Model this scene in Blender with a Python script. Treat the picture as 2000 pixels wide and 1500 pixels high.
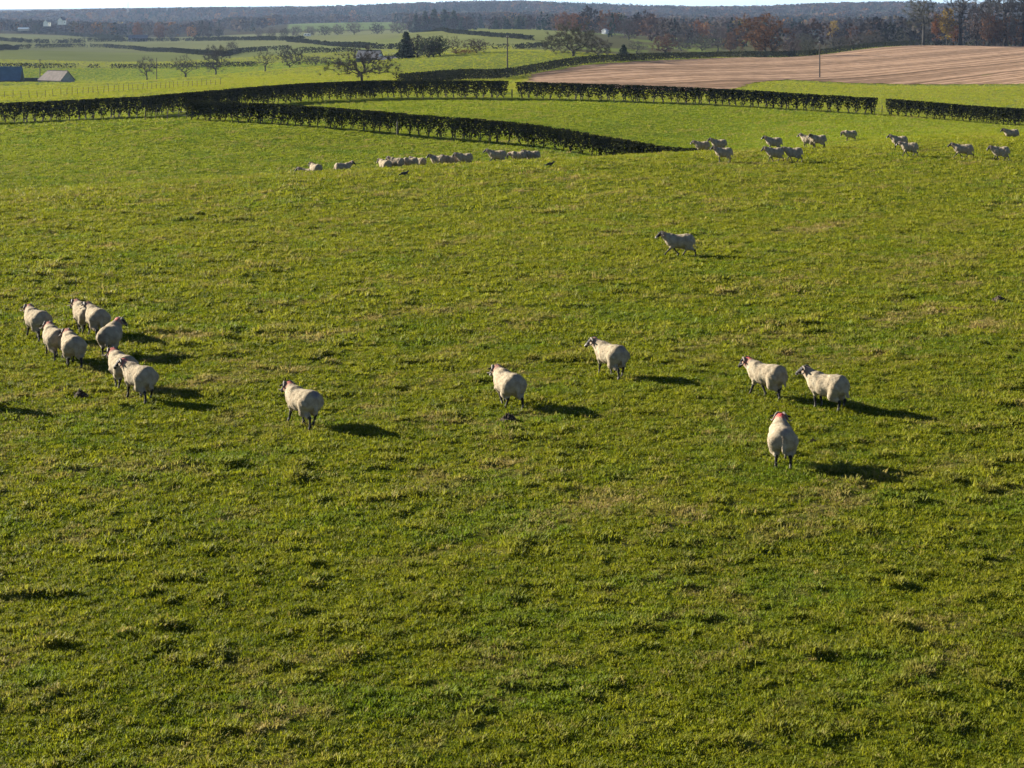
import bpy, math, random
import numpy as np

S = bpy.context.scene
COL = S.collection
for _o in list(bpy.data.objects):
    bpy.data.objects.remove(_o)

# ------------------------------------------------------------------ camera
K = 1.7               # depth of one survey unit in metres
FPX = 2200.0 * K      # focal length in photo pixels (2000 px wide photo)
HOR = -10.0           # row of the true horizon
HC = 10.0             # camera height above the pasture
cam_d = bpy.data.cameras.new("camera")
cam = bpy.data.objects.new("camera", cam_d)
COL.objects.link(cam)
cam.location = (0, 0, HC)
cam.rotation_euler = (math.radians(90), 0, 0)
cam_d.sensor_width = 36.0
cam_d.lens = 36.0 * FPX / 2000.0
cam_d.shift_y = -(750.0 - HOR) / 2000.0
cam_d.clip_start = 0.5
cam_d.clip_end = 12000.0
S.camera = cam

# ------------------------------------------------------------------ sky, sun, exposure
SUN_EL = 19.0
SUN_DIR = (-0.893, 0.450)          # plan direction towards the sun
sun_az = math.atan2(SUN_DIR[0], SUN_DIR[1])   # clockwise from +Y
W = bpy.data.worlds.new("World")
S.world = W
W.use_nodes = True
nt = W.node_tree
nt.nodes.clear()
wo = nt.nodes.new("ShaderNodeOutputWorld")
bg = nt.nodes.new("ShaderNodeBackground")
sky = nt.nodes.new("ShaderNodeTexSky")
sky.sky_type = 'NISHITA'
sky.sun_disc = False
sky.sun_elevation = math.radians(SUN_EL)
sky.sun_rotation = sun_az
sky.altitude = 60
sky.air_density = 0.34
sky.dust_density = 0.10
sky.ozone_density = 1.5
bg.inputs['Strength'].default_value = 0.05
nt.links.new(sky.outputs[0], bg.inputs['Color'])
nt.links.new(bg.outputs[0], wo.inputs['Surface'])

sun_d = bpy.data.lights.new("sun", 'SUN')
sun_d.energy = 5.0
sun_d.angle = math.radians(0.5)
sun_d.color = (1.0, 0.93, 0.80)
sun = bpy.data.objects.new("sun", sun_d)
COL.objects.link(sun)
from mathutils import Vector
_sd = Vector((SUN_DIR[0] * math.cos(math.radians(SUN_EL)), SUN_DIR[1] * math.cos(math.radians(SUN_EL)), math.sin(math.radians(SUN_EL)))).normalized()
sun.rotation_euler = _sd.to_track_quat('Z', 'Y').to_euler()
sun.location = (-60, 20, 60)

S.view_settings.view_transform = 'Standard'
S.view_settings.look = 'None'
S.view_settings.gamma = 1.0
S.view_settings.use_curve_mapping = False
S.view_settings.exposure = 1.95
S.render.engine = 'CYCLES'
S.cycles.max_bounces = 6
S.cycles.transparent_max_bounces = 4
S.cycles.volume_bounces = 0

# ------------------------------------------------------------------ helpers
def hash2(ix, iy, seed):
    h = (ix.astype(np.int64) * 374761393 + iy.astype(np.int64) * 668265263 + seed * 974634541) & 0xFFFFFFFF
    h = ((h ^ (h >> 13)) * 1274126177) & 0xFFFFFFFF
    h = h ^ (h >> 16)
    return (h & 0xFFFF) / 65535.0

def vnoise(x, y, seed=0):
    ix = np.floor(x); iy = np.floor(y)
    fx = x - ix; fy = y - iy
    fx = fx * fx * fx * (fx * (fx * 6 - 15) + 10); fy = fy * fy * fy * (fy * (fy * 6 - 15) + 10)
    a = hash2(ix, iy, seed); b = hash2(ix + 1, iy, seed)
    c = hash2(ix, iy + 1, seed); d = hash2(ix + 1, iy + 1, seed)
    return (a * (1 - fx) + b * fx) * (1 - fy) + (c * (1 - fx) + d * fx) * fy

def fbm(x, y, seed=0, octv=3, gain=0.5):
    s = 0; a = 1; t = 0
    for o in range(octv):
        s = s + a * vnoise(x * 2 ** o + 17.3 * o, y * 2 ** o - 9.1 * o, seed + o * 7)
        t += a; a *= gain
    return s / t

def sstep(a, b, x):
    t = np.clip((x - a) / (b - a), 0, 1)
    return t * t * (3 - 2 * t)

def mk_mesh(name, V, F, mats=(), smooth=False, attrs=None, mat_idx=None):
    """F: array (n,3) or (n,4), or a list of such arrays."""
    me = bpy.data.meshes.new(name)
    V = np.asarray(V, np.float32)
    Fs = [np.asarray(f, np.int32) for f in (F if isinstance(F, (list, tuple)) else [F]) if len(f)]
    me.vertices.add(len(V))
    me.vertices.foreach_set("co", V.ravel())
    loops = np.concatenate([f.ravel() for f in Fs])
    tot = np.concatenate([np.full(len(f), f.shape[1], np.int32) for f in Fs])
    st = np.concatenate([[0], np.cumsum(tot)[:-1]]).astype(np.int32)
    me.loops.add(len(loops))
    me.loops.foreach_set("vertex_index", loops)
    me.polygons.add(len(tot))
    me.polygons.foreach_set("loop_start", st)
    me.polygons.foreach_set("loop_total", tot)
    if mat_idx is not None:
        me.polygons.foreach_set("material_index", np.asarray(mat_idx, np.int32))
    me.polygons.foreach_set("use_smooth", np.full(len(tot), bool(smooth)))
    for m in mats:
        me.materials.append(m)
    me.update(calc_edges=True)
    for k, a in (attrs or {}).items():
        a = np.asarray(a, np.float32)
        if a.ndim == 2 and a.shape[1] == 4:
            at = me.attributes.new(k, 'FLOAT_COLOR', 'POINT'); at.data.foreach_set("color", a.ravel())
        elif a.ndim == 2:
            at = me.attributes.new(k, 'FLOAT_VECTOR', 'POINT'); at.data.foreach_set("vector", a.ravel())
        else:
            at = me.attributes.new(k, 'FLOAT', 'POINT'); at.data.foreach_set("value", a.ravel())
    return me

def link(name, me, parent=None, loc=None, rotz=0.0, scale=None):
    o = bpy.data.objects.new(name, me)
    COL.objects.link(o)
    if parent is not None:
        o.parent = parent
    if loc is not None:
        o.location = loc
    if rotz:
        o.rotation_euler = (0, 0, rotz)
    if scale is not None:
        o.scale = scale if hasattr(scale, '__len__') else (scale,) * 3
    return o

def tag(o, label=None, cat=None, group=None, kind=None):
    if label: o['label'] = label
    if cat: o['category'] = cat
    if group: o['group'] = group
    if kind: o['kind'] = kind
    return o

class MB:
    """collects boxes, tubes and quads into one mesh"""
    def __init__(s): s.V = []; s.F4 = []; s.F3 = []; s.n = 0
    def add(s, V, F):
        V = np.asarray(V, float)
        F = np.asarray(F)
        if len(F):
            (s.F4 if F.shape[1] == 4 else s.F3).append(F + s.n)
        s.V.append(V); s.n += len(V)
    def box(s, c, d, rz=0.0):
        x, y, z = d[0] / 2, d[1] / 2, d[2] / 2
        P = np.array([(-x,-y,-z),(x,-y,-z),(x,y,-z),(-x,y,-z),(-x,-y,z),(x,-y,z),(x,y,z),(-x,y,z)])
        if rz:
            cs, sn = math.cos(rz), math.sin(rz)
            P = np.stack([P[:,0]*cs-P[:,1]*sn, P[:,0]*sn+P[:,1]*cs, P[:,2]], 1)
        s.add(P + np.array(c), [(0,3,2,1),(4,5,6,7),(0,1,5,4),(1,2,6,5),(2,3,7,6),(3,0,4,7)])
    def tube(s, pts, rad, n=5, cap=True):
        pts = np.asarray(pts, float); k = len(pts)
        rad = np.broadcast_to(np.asarray(rad, float), (k,))
        T = np.gradient(pts, axis=0)
        T /= np.linalg.norm(T, axis=1)[:, None] + 1e-9
        ref = np.array([0.31, 0.95, 0.05]) if abs(T[:, 2]).mean() > 0.6 else np.array([0.05, 0.1, 1.0])
        A = np.cross(T, ref); A /= np.linalg.norm(A, axis=1)[:, None] + 1e-9
        B = np.cross(T, A)
        an = np.arange(n) * 2 * np.pi / n
        V = pts[:, None] + rad[:, None, None] * (A[:, None] * np.cos(an)[None, :, None] + B[:, None] * np.sin(an)[None, :, None])
        V = V.reshape(-1, 3)
        i = np.arange(k - 1)[:, None] * n; j = np.arange(n)[None]; j2 = (j + 1) % n
        F = np.stack([i + j, i + j2, i + n + j2, i + n + j], -1).reshape(-1, 4)
        s.add(V, F)
        if cap:
            for e, ring in ((pts[0], 0), (pts[-1], (k - 1) * n)):
                idx = np.stack([np.full(n, n * k), ring + np.arange(n), ring + (np.arange(n) + 1) % n], 1)
                base = s.n - n * k
                s.V.append(e[None]); 
                fi = idx.copy(); fi[:, 0] = s.n - base
                s.F3.append(fi + base); s.n += 1
    def data(s):
        V = np.concatenate(s.V)
        F = []
        if s.F4: F.append(np.concatenate(s.F4))
        if s.F3: F.append(np.concatenate(s.F3))
        return V, F
    def mesh(s, name, mats, smooth=False, attrs=None):
        V, F = s.data()
        return mk_mesh(name, V, F, mats, smooth, attrs)

def rquads(P, size, rng, aspect=1.0):
    """randomly turned quads at points P"""
    n = len(P)
    a = rng.normal(size=(n, 3)); a /= np.linalg.norm(a, axis=1)[:, None]
    b = rng.normal(size=(n, 3)); b -= (a * b).sum(1)[:, None] * a; b /= np.linalg.norm(b, axis=1)[:, None]
    sz = np.broadcast_to(size, (n,))[:, None] / 2
    a = a * sz * aspect; b = b * sz
    V = np.stack([P - a - b * .55, P + a * .2 - b, P + a + b * .5, P - a * .15 + b], 1).reshape(-1, 3)
    F = np.arange(4 * n).reshape(-1, 4)
    return V, F

def spikes(P, D, L, w, rng):
    """thin tapered triangles from P along D"""
    n = len(P)
    sd = np.cross(D, rng.normal(size=(n, 3))); sd /= np.linalg.norm(sd, axis=1)[:, None] + 1e-9
    w = np.broadcast_to(w, (n,))[:, None]
    L = np.broadcast_to(L, (n,))[:, None]
    V = np.stack([P - sd * w, P + sd * w, P + D * L], 1).reshape(-1, 3)
    return V, np.arange(3 * n).reshape(-1, 3)

# ------------------------------------------------------------------ materials
def new_mat(name):
    m = bpy.data.materials.new(name); m.use_nodes = True
    n = m.node_tree; n.nodes.clear()
    out = n.nodes.new("ShaderNodeOutputMaterial")
    return m, n, out

def node(n, t, **kw):
    x = n.nodes.new(t)
    for k, v in kw.items():
        if k in ('operation', 'blend_type', 'data_type', 'attribute_name', 'attribute_type', 'noise_dimensions', 'vector_type', 'interpolation_type', 'feature'):
            setattr(x, k, v)
        else:
            x.inputs[k].default_value = v
    return x

def ramp(n, src, stops):
    r = n.nodes.new("ShaderNodeValToRGB")
    e = r.color_ramp.elements
    while len(e) < len(stops): e.new(0.5)
    for i, (p, c) in enumerate(stops):
        e[i].position = p; e[i].color = (*c, 1) if len(c) == 3 else c
    n.links.new(src, r.inputs[0])
    return r.outputs[0]

def mixc(n, fac, a, b, bt='MIX'):
    m = n.nodes.new("ShaderNodeMix"); m.data_type = 'RGBA'; m.blend_type = bt
    if isinstance(fac, (int, float)): m.inputs[0].default_value = fac
    else: n.links.new(fac, m.inputs[0])
    for s, v in ((6, a), (7, b)):
        if isinstance(v, tuple): m.inputs[s].default_value = (*v, 1)
        else: n.links.new(v, m.inputs[s])
    return m.outputs[2]

def mth(n, op, a, b=None):
    m = n.nodes.new("ShaderNodeMath"); m.operation = op
    for i, v in enumerate((a, b)):
        if v is None: continue
        if isinstance(v, (int, float)): m.inputs[i].default_value = v
        else: n.links.new(v, m.inputs[i])
    return m.outputs[0]

def noise_of(n, vec, scale, detail=3.0, rough=0.55):
    x = node(n, "ShaderNodeTexNoise", Scale=scale, Detail=detail, Roughness=rough)
    if vec is not None: n.links.new(vec, x.inputs['Vector'])
    return x.outputs[0]

def simple_mat(name, col, rough=0.85, var=0.25, scale=3.0, trans=0.0, coord='Object', bump=0.0, rnd=0.0):
    m, n, out = new_mat(name)
    tc = n.nodes.new("ShaderNodeTexCoord")
    nz = noise_of(n, tc.outputs[coord], scale, 4)
    lo = tuple(c * (1 - var) for c in col); hi = tuple(min(1, c * (1 + var)) for c in col)
    c = ramp(n, nz, [(0.3, lo), (0.7, hi)])
    if rnd:
        oi = n.nodes.new("ShaderNodeObjectInfo")
        hs = node(n, "ShaderNodeHueSaturation")
        v = mth(n, 'ADD', mth(n, 'MULTIPLY', oi.outputs['Random'], rnd), 1 - rnd / 2)
        n.links.new(v, hs.inputs['Value']); n.links.new(c, hs.inputs['Color'])
        c = hs.outputs[0]
    if trans:
        d = node(n, "ShaderNodeBsdfDiffuse"); t = node(n, "ShaderNodeBsdfTranslucent")
        n.links.new(c, d.inputs[0]); n.links.new(c, t.inputs[0])
        ms = n.nodes.new("ShaderNodeMixShader"); ms.inputs[0].default_value = trans
        n.links.new(d.outputs[0], ms.inputs[1]); n.links.new(t.outputs[0], ms.inputs[2])
        n.links.new(ms.outputs[0], out.inputs[0])
        return m
    b = node(n, "ShaderNodeBsdfPrincipled", Roughness=rough)
    b.inputs['Specular IOR Level'].default_value = 0.25
    n.links.new(c, b.inputs['Base Color'])
    if bump:
        bp = node(n, "ShaderNodeBump", Strength=bump, Distance=0.05)
        n.links.new(noise_of(n, tc.outputs[coord], scale * 6, 3), bp.inputs['Height'])
        n.links.new(bp.outputs[0], b.inputs['Normal'])
    n.links.new(b.outputs[0], out.inputs[0])
    return m

G_DARK = (0.026, 0.044, 0.006)
G_MID = (0.064, 0.086, 0.008)
G_YEL = (0.118, 0.124, 0.014)
G_TAN = (0.270, 0.200, 0.085)

def grass_ground_mat():
    m, n, out = new_mat("pasture_turf")
    geo = n.nodes.new("ShaderNodeNewGeometry")
    pos = geo.outputs['Position']
    n1 = noise_of(n, pos, 0.22, 4, 0.6)
    n2 = noise_of(n, pos, 2.2, 4, 0.65)
    n3 = noise_of(n, pos, 11.0, 3, 0.7)
    f = mth(n, 'ADD', mth(n, 'MULTIPLY', n1, 0.35), mth(n, 'ADD', mth(n, 'MULTIPLY', n2, 0.35), mth(n, 'MULTIPLY', n3, 0.3)))
    c = ramp(n, f, [(0.36, G_DARK), (0.47, G_MID), (0.60, G_YEL)])
    dry = node(n, "ShaderNodeAttribute", attribute_name="dry")
    df = mth(n, 'MULTIPLY', dry.outputs['Fac'], ramp(n, n2, [(0.35, (0, 0, 0)), (0.62, (0.85, 0.85, 0.85))]))
    c = mixc(n, df, c, G_TAN)
    tint = node(n, "ShaderNodeAttribute", attribute_name="tint")
    c = mixc(n, tint.outputs['Alpha'], c, tint.outputs['Color'])
    c = mixc(n, 0.5, c, ramp(n, noise_of(n, pos, 0.05, 5, 0.6), [(0.3, (0.78, 0.82, 0.8)), (0.7, (1.0, 1.0, 1.0))]), 'MULTIPLY')
    b = node(n, "ShaderNodeBsdfDiffuse", Roughness=0.6)
    n.links.new(c, b.inputs[0])
    bp = node(n, "ShaderNodeBump", Strength=0.9, Distance=0.10)
    n.links.new(mth(n, 'ADD', n2, mth(n, 'MULTIPLY', n3, 0.45)), bp.inputs['Height'])
    n.links.new(bp.outputs[0], b.inputs['Normal'])
    n.links.new(b.outputs[0], out.inputs[0])
    return m

def grass_blade_mat():
    m, n, out = new_mat("grass_blades")
    dry = node(n, "ShaderNodeAttribute", attribute_name="dry", attribute_type='INSTANCER')
    rnd = node(n, "ShaderNodeAttribute", attribute_name="rnd", attribute_type='INSTANCER')
    lush = node(n, "ShaderNodeAttribute", attribute_name="lush", attribute_type='INSTANCER')
    c = ramp(n, rnd.outputs['Fac'], [(0.0, (0.058, 0.094, 0.004)), (0.40, (0.128, 0.154, 0.005)), (0.75, (0.220, 0.224, 0.009)), (1.0, (0.270, 0.290, 0.015))])
    c = mixc(n, lush.outputs['Fac'], c, (0.105, 0.178, 0.010))
    c = mixc(n, dry.outputs['Fac'], c, (0.30, 0.225, 0.075))
    d = node(n, "ShaderNodeBsdfPrincipled", Roughness=0.6)
    d.inputs['Specular IOR Level'].default_value = 0.12
    t = node(n, "ShaderNodeBsdfTranslucent")
    n.links.new(c, d.inputs['Base Color']); n.links.new(c, t.inputs[0])
    ms = n.nodes.new("ShaderNodeMixShader"); ms.inputs[0].default_value = 0.45
    n.links.new(d.outputs[0], ms.inputs[1]); n.links.new(t.outputs[0], ms.inputs[2])
    n.links.new(ms.outputs[0], out.inputs[0])
    return m

def attr_mat(name, attr="tint", trans=0.0, coordscale=0.0):
    m, n, out = new_mat(name)
    a = node(n, "ShaderNodeAttribute", attribute_name=attr)
    c = a.outputs['Color']
    if coordscale:
        tc = n.nodes.new("ShaderNodeTexCoord")
        c = mixc(n, 1.0, c, ramp(n, noise_of(n, tc.outputs['Object'], coordscale, 4), [(0.3, (0.7, 0.7, 0.7)), (0.7, (1.15, 1.15, 1.15))]), 'MULTIPLY')
    d = node(n, "ShaderNodeBsdfDiffuse", Roughness=0.6)
    n.links.new(c, d.inputs[0])
    if trans:
        t = node(n, "ShaderNodeBsdfTranslucent"); n.links.new(c, t.inputs[0])
        ms = n.nodes.new("ShaderNodeMixShader"); ms.inputs[0].default_value = trans
        n.links.new(d.outputs[0], ms.inputs[1]); n.links.new(t.outputs[0], ms.inputs[2])
        n.links.new(ms.outputs[0], out.inputs[0])
    else:
        n.links.new(d.outputs[0], out.inputs[0])
    return m

M_TURF = grass_ground_mat()
M_BLADE = grass_blade_mat()
M_HEDGE = simple_mat("hedge_leaves", (0.022, 0.025, 0.009), var=0.5, scale=2.5, trans=0.05, rnd=0.5)
M_HEDGEFAR = simple_mat("far_hedge_leaves", (0.022, 0.025, 0.012), var=0.4, scale=0.6, trans=0.1)
M_STEM = simple_mat("hedge_bark", (0.022, 0.018, 0.014), var=0.3, scale=5)
M_BARK = simple_mat("tree_bark", (0.020, 0.017, 0.014), var=0.35, scale=1.5)
M_BARKPALE = simple_mat("pale_bark", (0.26, 0.22, 0.18), var=0.3, scale=1.5)
M_TWIG = {
    'grey': simple_mat("twigs_grey", (0.062, 0.052, 0.040), var=0.3, scale=0.6),
    'mauve': simple_mat("twigs_mauve", (0.125, 0.105, 0.092), var=0.3, scale=0.6),
    'dark': simple_mat("twigs_dark", (0.034, 0.029, 0.024), var=0.3, scale=0.6),
    'purple': simple_mat("twigs_purple", (0.062, 0.040, 0.034), var=0.3, scale=0.6),
    'rust': simple_mat("leaves_rust", (0.125, 0.050, 0.018), var=0.4, scale=0.8, trans=0.2),
    'brown': simple_mat("leaves_brown", (0.100, 0.050, 0.024), var=0.4, scale=0.8, trans=0.15),
    'yellow': simple_mat("leaves_yellow", (0.20, 0.135, 0.025), var=0.35, scale=0.8, trans=0.3),
    'olive': simple_mat("twigs_olive", (0.062, 0.058, 0.030), var=0.3, scale=0.6),
    'ever': simple_mat("evergreen_needles", (0.020, 0.034, 0.014), var=0.4, scale=0.8),
}
M_WOOD = simple_mat("weathered_wood", (0.07, 0.058, 0.045), var=0.3, scale=4)
M_POLE = simple_mat("creosoted_pole", (0.045, 0.038, 0.032), var=0.25, scale=2)
M_METAL = simple_mat("grey_wire", (0.25, 0.25, 0.25), rough=0.5, var=0.1)
M_WOODLAND = attr_mat("woodland_crowns", "tint", trans=0.1)

# ------------------------------------------------------------------ terrain heights
def brow(Y0):
    return [(-20, 0), (Y0 - 12, 0), (Y0, 0), (Y0 + 3, -.11), (Y0 + 6.8, -.55), (Y0 + 10, -1.2), (Y0 + 12, -1.65), (Y0 + 16, -2.1)]

def zrow(y, Y):
    return HC - (y - HOR) * Y / 2200.0

def zs(*yy):
    return [(Y, zrow(y, Y)) for Y, y in yy]

FAR = lambda a, b, c: [(2200, a), (2700, a - 14), (3300, b), (4500, c), (5600, c - 60)]
COLS = {
    0: brow(53.5) + [(84, -1.8), (100, -1.36), (112, -1.5)] + zs((150, 188), (200, 177.5), (240, 172), (285, 168.5)) + [(312, -14.2)] + zs((340, 159), (390, 134), (480, 112), (600, 97)) + [(690, -23.6)] + zs((760, 88), (900, 78), (1100, 66), (1400, 60)) + [(1800, -43)] + FAR(-36, -50, -48),
    300: brow(56.5) + [(84, -1.7), (98, -.85), (112, -1.1)] + zs((150, 178), (200, 167.5), (240, 161), (282, 156.5)) + [(310, -14.0)] + zs((350, 149), (390, 133), (480, 118), (600, 104)) + [(690, -24.4)] + zs((800, 88), (1000, 77), (1400, 66)) + [(1800, -44)] + FAR(-29, -50, -41),
    600: brow(60) + [(84, -1.8), (93, -.9), (111, -.55)] + zs((150, 168), (200, 150), (250, 138), (292, 131)) + [(325, -12.2)] + zs((370, 124), (420, 112), (480, 101), (600, 92), (700, 79), (860, 70)) + [(960, -25.5)] + zs((1200, 58), (1500, 46)) + [(1800, -40)] + FAR(-26, -45, -36),
    1000: brow(64.4) + [(90, -1.86), (105, -1.3), (120, -.96)] + zs((150, 172), (180, 158), (207, 150), (240, 122), (282, 100.5)) + [(315, -7.0)] + zs((400, 100), (460, 90), (560, 73), (700, 57.5)) + [(800, -17.5)] + zs((1000, 60), (1400, 47)) + [(1800, -30)] + FAR(-15, -38, -45),
    1400: brow(69)[:-2] + [(81, -2.15), (85, -3.2), (95, -3.15), (106, -2.6), (120, -1.75)] + zs((150, 186), (190, 168), (250, 136), (312, 112.5)) + [(345, -9.5), (400, -14)] + zs((600, 88), (800, 78), (1000, 69), (1500, 52)) + [(1800, -34)] + FAR(-26, -42, -43),
    1700: [(-20, 0), (56, 0), (70, 0), (76, -.25), (82, -.75), (90, -1.5), (105, -2.2), (120, -2.65)] + zs((150, 200), (170, 188), (200, 174), (230, 163), (300, 125), (400, 96), (436, 91)) + [(470, -13.5), (600, -19), (800, -23), (1000, -25)] + zs((1500, 50)) + [(1800, -28)] + FAR(-17, -36, -26),
    2000: [(-20, 0), (60, 0), (74, 0), (80, -.2), (86, -.7), (96, -1.7), (112, -3.1), (125, -3.7)] + zs((150, 206), (200, 176.5), (230, 164), (300, 130), (400, 98), (445, 90)) + [(480, -13.5), (600, -19), (800, -23), (1000, -25)] + zs((1500, 50)) + [(1800, -28)] + FAR(-19, -36, -46),
}
COLS[-900] = [(Y, z) for Y, z in COLS[0]]
COLS[2900] = [(Y, z) for Y, z in COLS[2000]]
CPX = np.array(sorted(COLS), float)

def pchip_setup(pts):
    x = np.array([p[0] for p in pts], float); y = np.array([p[1] for p in pts], float)
    h = np.diff(x); d = np.diff(y) / h
    m = np.zeros(len(x))
    for i in range(1, len(x) - 1):
        if d[i - 1] * d[i] > 0:
            w1 = 2 * h[i] + h[i - 1]; w2 = h[i] + 2 * h[i - 1]
            m[i] = (w1 + w2) / (w1 / d[i - 1] + w2 / d[i])
    m[0] = d[0]; m[-1] = d[-1]
    return x, y, m

def pchip_eval(t, q):
    x, y, m = t
    q = np.clip(q, x[0], x[-1])
    i = np.clip(np.searchsorted(x, q, side='right') - 1, 0, len(x) - 2)
    h = x[i + 1] - x[i]; s = (q - x[i]) / h
    s2 = s * s; s3 = s2 * s
    return (2*s3 - 3*s2 + 1) * y[i] + (s3 - 2*s2 + s) * h * m[i] + (-2*s3 + 3*s2) * y[i + 1] + (s3 - s2) * h * m[i + 1]

CT = [pchip_setup(COLS[int(c)]) for c in CPX]

def ground(X, Y):
    """smooth ground height; vectorised"""
    X = np.asarray(X, float); Y = np.asarray(Y, float) / K
    px = np.clip(1000 + 2200.0 * X / np.maximum(Y, 10.0), CPX[0], CPX[-1] - 1e-6)
    Z = np.stack([pchip_eval(t, Y) for t in CT])
    i = np.clip(np.searchsorted(CPX, px, side='right') - 1, 0, len(CPX) - 2)
    sl = np.diff(Z, axis=0) / np.diff(CPX).reshape((-1,) + (1,) * (Z.ndim - 1))
    M = np.zeros_like(Z)
    M[1:-1] = 0.5 * (sl[1:] + sl[:-1])
    pick = lambda A, k: np.take_along_axis(A, k[None], 0)[0]
    h = CPX[i + 1] - CPX[i]; s = (px - CPX[i]) / h
    s2 = s * s; s3 = s2 * s
    return (2*s3 - 3*s2 + 1) * pick(Z, i) + (s3 - 2*s2 + s) * h * pick(M, i) + (-2*s3 + 3*s2) * pick(Z, i + 1) + (s3 - s2) * h * pick(M, i + 1)

def gz(x, y):
    return float(ground(np.array([x]), np.array([y]))[0])

def at(px, Y, dz=0.0):
    x = (px - 1000) * Y / 2200.0
    return np.array([x, K * Y, gz(x, K * Y) + dz])

_YY = np.concatenate([np.arange(8, 100, .1), np.arange(100, 500, .5), np.arange(500, 3000, 2.5)])
def hit(px, py):
    """first ground point seen in that direction of the photograph"""
    x = (px - 1000) * _YY / 2200.0
    z = ground(x, K * _YY)
    yy = HOR + 2200.0 * (HC - z) / _YY
    k = np.nonzero(yy <= py)[0]
    k = k[0] if len(k) else len(_YY) - 1
    return np.array([x[k], K * _YY[k], z[k]])

def dryness(X, Y):
    # animal tracks run up the slope to the right; dead grass gathers along them
    a = X * 0.62 + Y * 0.785; c = -X * 0.785 + Y * 0.62
    b = fbm(a / 6.0, c / 1.0, 11, 4, .65)
    p = fbm(X / 1.6, Y / 1.6, 23, 4, .65)
    return np.clip(sstep(0.55, 0.78, b) * 0.65 + sstep(0.57, 0.78, p) * 0.6, 0, 1)

def lushness(X, Y):
    return sstep(0.56, 0.74, fbm(X / 2.6 + 40, Y / 1.8, 31, 4, .6))

def tussock(X, Y):
    t = vnoise(X / 0.5 + 3, Y / 0.42, 41)
    g = sstep(0.42, 0.75, fbm(X / 5, Y / 5, 47, 2))
    t2 = vnoise(X / 0.3 - 8, Y / 0.26, 43)
    return sstep(0.72, 0.97, t) * (0.45 + 0.55 * g) + 0.45 * sstep(0.78, 0.98, t2)

def bump(X, Y):
    fade = 1 - sstep(90, 160, Y / K)
    near = 1 - sstep(60, 100, Y / K)
    h = 0.035 * (fbm(X / .8, Y / 0.6, 3, 3) - .5) + 0.10 * (fbm(X / 5.0, Y / 4.0, 5, 2) - .5)
    h = h + near * (0.08 * tussock(X, Y) + 0.035 * (vnoise(X / .22, Y / .2, 9) - .5))
    return h * fade + (1 - fade) * 0.3 * (fbm(X / 40, Y / 40, 6, 2) - .5)

# ------------------------------------------------------------------ ground sheet
def build_ground():
    u = np.concatenate([np.linspace(-1.8, -0.62, 22), np.linspace(-0.58, 0.58, 470), np.linspace(0.62, 1.8, 22)])
    rows = [np.linspace(-6, 11.5, 22), 12 * 1.0048 ** np.arange(0, int(math.log(98 / 12) / math.log(1.0048)))]
    y = rows[-1][-1]; r = []
    while y < 450: y *= 1.0105; r.append(y)
    while y < 5500: y *= 1.03; r.append(y)
    yy = np.concatenate(rows + [np.array(r)])
    Yg, Ug = np.meshgrid(yy, u, indexing='ij')
    Xg = Ug * (Yg + 8)
    Yw = K * Yg
    Z = ground(Xg, Yw) + bump(Xg, Yw)
    px = 1000 + 2200.0 * Xg / np.maximum(Yg, 10)
    R, C = Yg.shape
    idx = np.arange(R * C).reshape(R, C)
    F = np.stack([idx[:-1, :-1], idx[:-1, 1:], idx[1:, 1:], idx[1:, :-1]], -1).reshape(-1, 4)
    # colour of each field (alpha = how much it replaces the near turf)
    T = np.zeros((R, C, 4))
    nse = fbm(Xg / 30, Yg / 60, 61, 3)
    def paint(mask, col, a, jit=0.15):
        k = (1 - jit + 2 * jit * nse)[..., None]
        m = (np.asarray(mask, float) * a)[..., None]
        T[..., :3] = T[..., :3] * (1 - m) + np.array(col) * k * m
        T[..., 3] = np.maximum(T[..., 3], m[..., 0])
    T[..., :3] = (0.105, 0.125, 0.015)
    browY = np.interp(px, [0, 600, 1000, 1400, 1700, 2000], [64, 70, 74, 78, 82, 87])
    paint(sstep(-2, 6, Yg - browY), (0.110, 0.148, 0.012), 0.85)
    h1 = np.interp(px, [-250, 0, 270, 480, 750, 1000, 1300, 1700, 2000], [99, 100, 100, 108, 117, 120, 121, 120, 113])
    h2 = np.interp(px, [365, 800, 1000, 1420], [97, 91, 90, 83])
    paint((Yg > h2) & (Yg < h1) & (px > 365), (0.140, 0.185, 0.016), 0.9)
    paint(Yg > h1, (0.150, 0.178, 0.042), 0.9)
    paint((Yg > 300) & (Yg < 391) & (px < 780), (0.138, 0.192, 0.030), 0.95)
    paint((Yg > 391) & (Yg < 640) & (px < 780), (0.160, 0.178, 0.062), 0.95)
    paint((Yg > 640) & (Yg < 1100) & (px < 900), (0.165, 0.172, 0.076), 0.95)
    paint((Yg > 315) & (Yg < 720) & (px > 780) & (px < 1120), (0.172, 0.184, 0.060), 0.95)
    paint((Yg > 1120) & ~((Yg > 1130) & (Yg < 1560) & (px > 560) & (px < 790)), (0.055, 0.042, 0.026), 0.95)
    paint((Yg > 1130) & (Yg < 1560) & (px > 560) & (px < 790), (0.130, 0.170, 0.060), 0.95)
    paint((Yg > 455) & (px > 1480), (0.060, 0.048, 0.030), 0.95)
    paint((Yg > 420) & (px > 1120) & (px <= 1480) & (fbm(Xg / 40, Yg / 40, 77, 2) < .55), (0.085, 0.075, 0.040), 0.9)
    me = mk_mesh("ground", np.stack([Xg, Yw, Z], -1).reshape(-1, 3), F, [M_TURF], True,
                 {"dry": (dryness(Xg, Yw) * (1 - sstep(100, 130, Yg))).ravel(), "tint": T.reshape(-1, 4)})
    return tag(link("ground", me), kind="structure")

GROUND = build_ground()

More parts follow.
